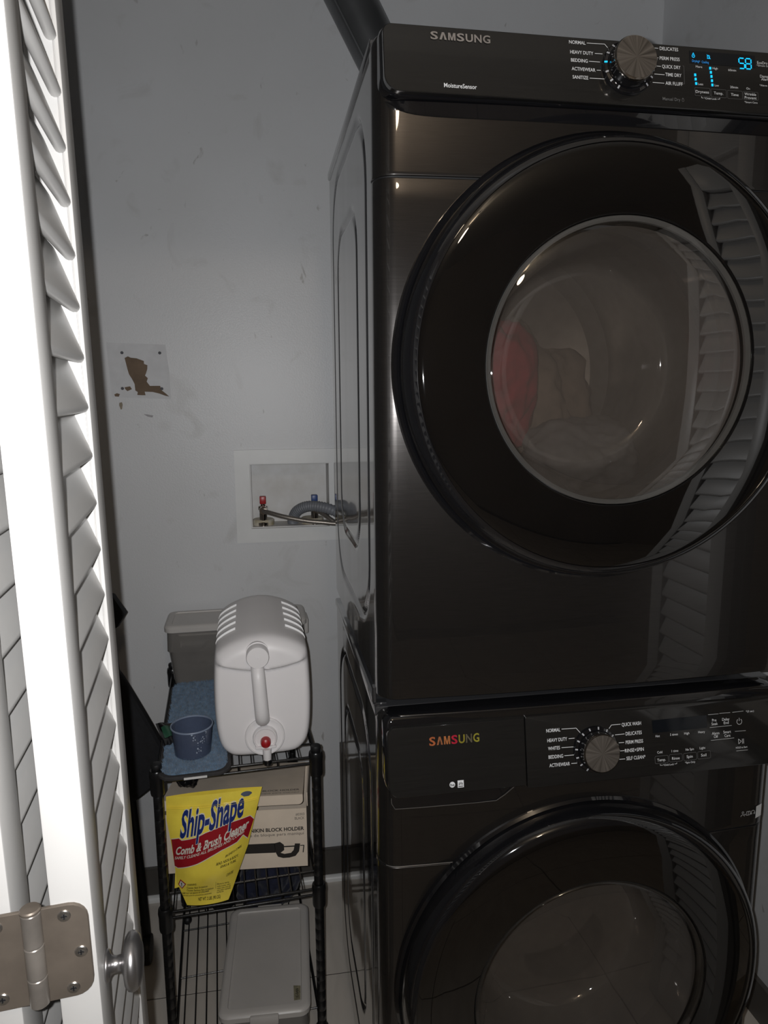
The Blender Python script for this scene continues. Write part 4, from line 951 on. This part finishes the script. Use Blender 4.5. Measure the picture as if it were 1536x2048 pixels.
mb = MB(); ptext(mb, POUCH_TEXT[0], .028, PE*2.6); build('brand_lettering', mb, M_pblue, pouch, smooth=0, fix=False)
mb = MB(); ptext(mb, POUCH_TEXT[1], .030); build('band_lettering', mb, M_pwhite, pouch, smooth=0, fix=False); mb = MB(); ptext(mb, POUCH_TEXT[2], .018); build('band_lettering', mb, M_pwhite, pouch, smooth=0, fix=False)
for it in POUCH_TEXT[3:]: mb = MB(); ptext(mb, it, .022 if it[0].isupper() or it[0].startswith('NET') else .012); build('small_lettering', mb, M_pink, pouch, smooth=0, fix=False)
mb = MB(); stroke(mb, [(-.2866, .4572), (-.2880, .4387)], .0004, lambda x, z: pfront(x, z, PE)); build('text_divider', mb, M_pink, pouch, smooth=0, fix=False)
G = [(-.3586, .4633), (-.3469, .4552), (-.3562, .4407), (-.3640, .4500)]
gc = Vector((sum(p[0] for p in G)/4, sum(p[1] for p in G)/4))
def quad(name, k, mt, e): build(name, MB().add([pfront(*(gc+(Vector(p)-gc)*k), e) for p in G], [(0, 1, 2, 3)]), mt, pouch, smooth=0, fix=False)
quad('warning_border', 1.0, M_pred, PE*1.1); quad('warning_field', .74, M_pwhite, PE*1.5)
mb = MB(); text(mb, '!', gc.x-.0012, gc.x+.0010, .0082, lambda x, s: pfront(x, gc.y+s, PE*2), off=.03); build('warning_mark', mb, M_pink, pouch, smooth=0, fix=False)
mb = MB(); hc = Vector((-.2192, .6275)); n = 20
mb.add([pfront(hc.x+.0115*math.cos(R(180*i/n)), hc.y+.0055*math.sin(R(180*i/n))-.001, PE) for i in range(n+1)]+[pfront(hc.x+.005, hc.y-.0055, PE), pfront(hc.x-.005, hc.y-.0055, PE)][::1], [tuple(range(n+1))+(n+2, n+1)])
build('hang_hole', mb, mat('blue_grey_hole', (.075, .095, .15), .5), pouch, smooth=0, fix=False)
mb = MB()
for dz in (.020, .0232): mb.tube([(x, .366+.12*(.6332-dz-.418)-.0012-bulge(x, .6335-dz), .6333-dz+(x+.38)*.009) for x in [-.3800+.183*i/24 for i in range(25)]], .0009, 6)
build('zip_seal', mb, M_yellow, pouch)

# ------------------------------------------------------------------ cardboard box with its lid ajar
BA = R(-5); BZ = SHZ[1]+.0018
cb = thing('cardboard_box', 'cream cardboard manikin holder box, lid ajar, behind the yellow pouch', 'box', (-.403, .474, BZ), (0, 0, BA))
BH, BD, TO = .1410, .200, .413-BZ
mb = MB(); th = .0018
mb.box(0, .311, 0, th, 0, BH); mb.box(0, .311, BD-th, BD, 0, BH); mb.box(0, th, th, BD-th, 0, BH); mb.box(.311-th, .311, th, BD-th, 0, BH); mb.box(th, .311-th, th, BD-th, 0, th)
build('carton', mb, M_card, cb, world=False, smooth=0)
lz0, lz1 = BH+.001, .1665+TO
def lidp(x, y): return (x, y, lz1+(lz0-lz1)*(y+.004)/(BD+.004))
mb = MB(); mb.prism([(.0, -.004), (.304, -.004), (.304, BD), (.0, BD)], lambda x, y: lidp(x, y), lambda x, y: (lidp(x, y)[0], y, lidp(x, y)[2]-th))
lid = build('lid_flap', mb, M_card, cb, world=False, smooth=0)
q = [(.0, lz1), (.304, lz1)]+[(.304-.010+.010*math.cos(R(-9*i)), lz1-.0130-.010*math.sin(R(9*i))) for i in range(11)]+[(.0, lz1-.0230)]
mb = MB(); mb.prism(q, lambda x, z: (x, -.0045, z), lambda x, z: (x, -.0045-.0014, z)); build('tuck_flap', mb, M_card, lid, world=False, smooth=0)
mb = MB(); mb.add([(.306, -.006, lz1-.0265), (.3175, -.006, lz1-.029), (.3175, BD*.8, lz0+.045), (.306, BD*.8, lz0+.012)], [(0, 1, 2, 3)]); mb.add([(.306, -.0075, lz1-.0265), (.3175, -.0075, lz1-.029), (.3185, BD*.8, lz0+.045), (.3185, BD*.8, lz0+.012)], [(0, 1, 2, 3)])
mb = MB(); mb.prism([(-.006, lz1-.028), (-.006, lz1+.004), (BD*.85, lz0+.012), (BD*.85, lz0-.006)], lambda y, z: (.3125, y, z), lambda y, z: (.3142, y, z)); build('side_flap', mb, M_card, cb, world=False, smooth=0)
pc_ = lambda z: (lambda x, s: (x, -.0004, z+TO+s))
mb = MB(); text(mb, '#0303', .2870, .3062, .0060, pc_(.1160), off=.004); text(mb, 'BLACK', .2850, .3060, .0062, pc_(.1066), off=.004); text(mb, 'base de bloque para maniquí', .1700, .3046, .0064, pc_(.0700), off=.004)
build('small_print', mb, M_inkgrey, cb, world=False, smooth=0, fix=False)
mb = MB(); text(mb, 'MANIKIN BLOCK HOLDER', .1700, .3047, .0082, pc_(.0815), off=.028)
cpt = lambda x, z: (x, -.0004, z+TO)
mb.add([cpt(.06, .0505), cpt(.06, .0290), cpt(.2400, .0255), cpt(.2400, .0488)], [(0, 1, 2, 3)])
CL = [(.2377, .0484), (.2507, .0514), (.2591, .0438), (.2596, .031), (.2514, .0245), (.2599, .0214), (.2744, .0231), (.2803, .0297), (.2837, .0455), (.2952, .0448), (.2924, .0258), (.2843, .0151), (.2712, .0117), (.2567, .0114), (.2453, .0153), (.2399, .0275)]
mb.add([cpt(*p) for p in CL], [(0, 1, 2, 3, 4, 15), (4, 5, 13, 14, 15), (5, 6, 12, 13), (6, 7, 11, 12), (7, 8, 9, 10, 11)])
stroke(mb, [(.2590, .0391), (.2835, .0391)], .0030, cpt); stroke(mb, [(.2951, .0400), (.3040, .0401)], .0020, cpt); stroke(mb, [(.3033, .0401), (.3012, .0227)], .0022, cpt)
build('clamp_picture', mb, M_ink, cb, world=False, smooth=0, fix=False)
mb = MB(); text(mb, 'MANIKIN BLOCK HOLDER', .165, .296, .0085, lambda x, s: (x, .022+s, lidp(x, .022+s)[2]+.0005), off=.024); text(mb, 'base de bloque para maniquí', .165, .296, .0060, lambda x, s: (x, .008+s, lidp(x, .008+s)[2]+.0005), off=.0)
build('lid_print', mb, M_inkgrey, lid, world=False, smooth=0, fix=False)
crumple('plastic_bag', (-.352, .535, .607), (.030, .034, .033), M_bag, 'shiny black plastic bag on the cardboard box under the top shelf', 11, 'bag')

# ------------------------------------------------------------------ valve box in the wall, hoses
vb = thing('valve_box', 'white recessed laundry valve box with red and blue taps', 'valve box', (-.06, YW, 1.044))
mb = MB(); ya, yb = YW-.0085, YW-.0002
for a in ((-.238, .125, hz1, 1.298), (-.238, .125, 1.044, hz0), (-.238, hx0, hz0, hz1), (.015, .030, hz0, hz1), (hx1, .125, hz0, hz1)): mb.box(a[0], a[1], ya, yb, a[2], a[3])
build('faceplate', mb, M_plate, vb, smooth=0)
mb = MB(); e = .0015; yi = YW+.086
mb.box(hx0+.0002, hx1-.0002, yi-.003, yi, hz0, hz1); mb.box(hx0+.0002, hx0+.003, YW, yi-.003, hz0, hz1); mb.box(hx1-.003, hx1-.0002, YW, yi-.003, hz0, hz1)
mb.box(hx0+.003, hx1-.003, YW, yi-.003, hz0+.0002, hz0+.003); mb.box(hx0+.003, hx1-.003, YW, yi-.003, hz1-.003, hz1-.0002); mb.box(.015, .030, YW, yi-.003, hz0+.003, hz1-.003)
build('tray', mb, mat('dirty_white_plastic', (.62, .62, .62), .45, var=.1, scale=25, col2=(.54, .53, .51)), vb, smooth=0)
for dx_, r_ in ((-.166, .030), (-.030, .032)):
    build('drain_cap', MB().lathe([(0, hz0+.003), (r_, hz0+.003), (r_, hz0+.016), (r_-.003, hz0+.019), (0, hz0+.019)], (dx_, YW+.040, 0), 'z', 28), mat('stained_cap', (.60, .58, .52), .5, var=.1, scale=60, col2=(.36, .30, .18)), vb)
for vx, mt, nm in ((-.166, M_red, 'red'), (-.024, M_blue, 'blue')):
    y = YW+.022
    v_ = build('valve', MB().lathe([(0, hz0+.003), (.016, hz0+.003), (.016, hz0+.012), (.010, hz0+.015), (.010, 1.128), (.0125, 1.130), (.0125, 1.140), (.006, 1.143), (.006, 1.152), (0, 1.152)], (vx, y, 0), 'z', 24), M_chrome, vb)
    build('valve_nut', MB().lathe([(0, -.030), (.011, -.030), (.0115, -.016), (.009, -.014), (.009, 0), (0, 0)], (vx+.001, y, 1.132), 'y', 6 if False else 12), M_chrome, v_)
    build('tap_handle', MB().rbox(vx-.0085, vx+.0085, y-.010, y+.010, 1.147, 1.168, .002, 2), mt, v_)
h1 = spline([(-.165, YW-.006, 1.131), (-.150, YW-.020, 1.128), (-.110, YW-.036, 1.118), (-.050, YW-.050, 1.107), (.010, YW-.062, 1.101), (.080, YW-.080, 1.090), (.140, YW-.110, 1.02), (.160, YW-.150, .90), (.165, YW-.210, .82), (.165, DB+.002, .80)], 10)
tag(build('supply_hose', MB().tube(h1, .0064, 12), M_steel, smooth=70), 'braided steel water hose from the red tap', 'hose')
h1 = spline([(-.023, YW-.006, 1.130), (-.010, YW-.022, 1.124), (.020, YW-.045, 1.104), (.070, YW-.070, 1.070), (.115, YW-.110, .98), (.130, YW-.170, .86), (.130, DB+.002, .82)], 10)
tag(build('supply_hose', MB().tube(h1, .0064, 12), M_steel, smooth=70), 'braided steel water hose from the blue tap', 'hose')
h2 = spline([(-.084, YW+.040, hz0+.002), (-.084, YW+.030, 1.100), (-.074, YW+.012, 1.124), (-.050, YW-.006, 1.139), (-.018, YW-.020, 1.141), (.025, YW-.036, 1.130), (.080, YW-.060, 1.10), (.130, YW-.085, 1.03), (.160, YW-.120, .85), (.20, YW-.20, .6), (.21, DB+.003, .55)], 24)
tag(build('drain_hose', MB().tube(h2, .0145, 14, rs=[.0145+.0009*math.sin(i*1.5) for i in range(len(h2))]), M_hose, smooth=70), 'grey ribbed drain hose arching into the valve box', 'hose')

# ------------------------------------------------------------------ exhaust duct
du = thing('exhaust_duct', 'dark grey metal exhaust duct slanting down behind the dryer', 'duct', (-.06, .80, 2.58))
path = [(-.067, .80, 2.598), (.0, .80, 2.478), (.075, .80, 2.344), (.129, .80, 2.247), (.20, .80, 2.12), (.28, .80, 1.98), (.335, .80, 1.85), (.343, .80, 1.70), (.343, .78, 1.30), (.343, .74, 1.20), (.343, DB+.002, 1.17)]
build('pipe', MB().tube(spline(path, 6), .0555, 40), M_duct, du, smooth=70)
dirv = Vector((.054, 0, -.097)).normalized(); sidev = Vector((-.097, 0, -.054)).normalized()
for off in (.044,):
    pts = [Vector((-.060, .80, 2.585))+dirv*.52*i/10+sidev*off+Vector((0, -.0345, 0)) for i in range(11)]
    build('lock_seam', MB().tube(pts, .0022, 6), M_duct, du)

# ------------------------------------------------------------------ folded cart behind the door
ct = thing('folding_cart', 'folded black fabric cart leaning against the wall behind the white door', 'cart', (-.52, .76, 0))
mb = MB(); slab(mb, [(-.513, .769), (-.470, .676), (-.425, .575), (-.428, .530), (-.440, .495), (-.504, .448), (-.600, .430), (-.640, .60), (-.600, .800), (-.540, .815)][::-1], [(.006, lambda x, z: (x, .735, z)), (0, lambda x, z: (x, .728, z)), (0, lambda x, z: (x, .705, z)), (.006, lambda x, z: (x, .698, z))])
build('fabric', mb, M_black, ct)
mb = MB(); slab(mb, [(-.520, .978), (-.495, .932), (-.516, .898), (-.570, .880), (-.590, .960), (-.560, .995)], [(.003, lambda x, z: (x, .728, z)), (0, lambda x, z: (x, .722, z)), (.003, lambda x, z: (x, .702, z))])
build('top_flap', mb, M_black, ct)
build('pole', MB().tube([(-.540, .7150, .96), (-.522, .7145, .60), (-.508, .714, .30), (-.500, .714, .055)], .011, 12), M_blackmatt, ct)
build('wheel', MB().lathe([(0, -.012), (.020, -.012), (.034, -.010), (.036, -.006), (.036, .006), (.034, .010), (.020, .012), (0, .012)], (-.498, .700, .036), 'x', 32), M_blackmatt, ct)

# ------------------------------------------------------------------ lamp in the room behind the camera
lp = thing('ceiling_lamp', 'round warm ceiling lamp in the room behind the camera', 'lamp', (.0, -1.5, HC))
build('lamp_base', MB().lathe([(0, HC), (.07, HC), (.072, HC-.015), (.065, HC-.03), (0, HC-.03)], (.0, -1.5, 0), 'z', 40), M_trim, lp)
build('lamp_shade', MB().lathe([(.060, HC-.03), (.060, HC-.05), (.05, HC-.07), (.03, HC-.080), (0, HC-.084)], (.0, -1.5, 0), 'z', 40), M_lamp, lp)
li = bpy.data.lights.new('lamp_light', 'POINT'); li.energy = ROOM_W; li.color = (1.0, .80, .58); li.shadow_soft_size = .06
lo_ = bpy.data.objects.new('lamp_light', li); C.objects.link(lo_); lo_.location = (.0, -1.5, HC-.24)
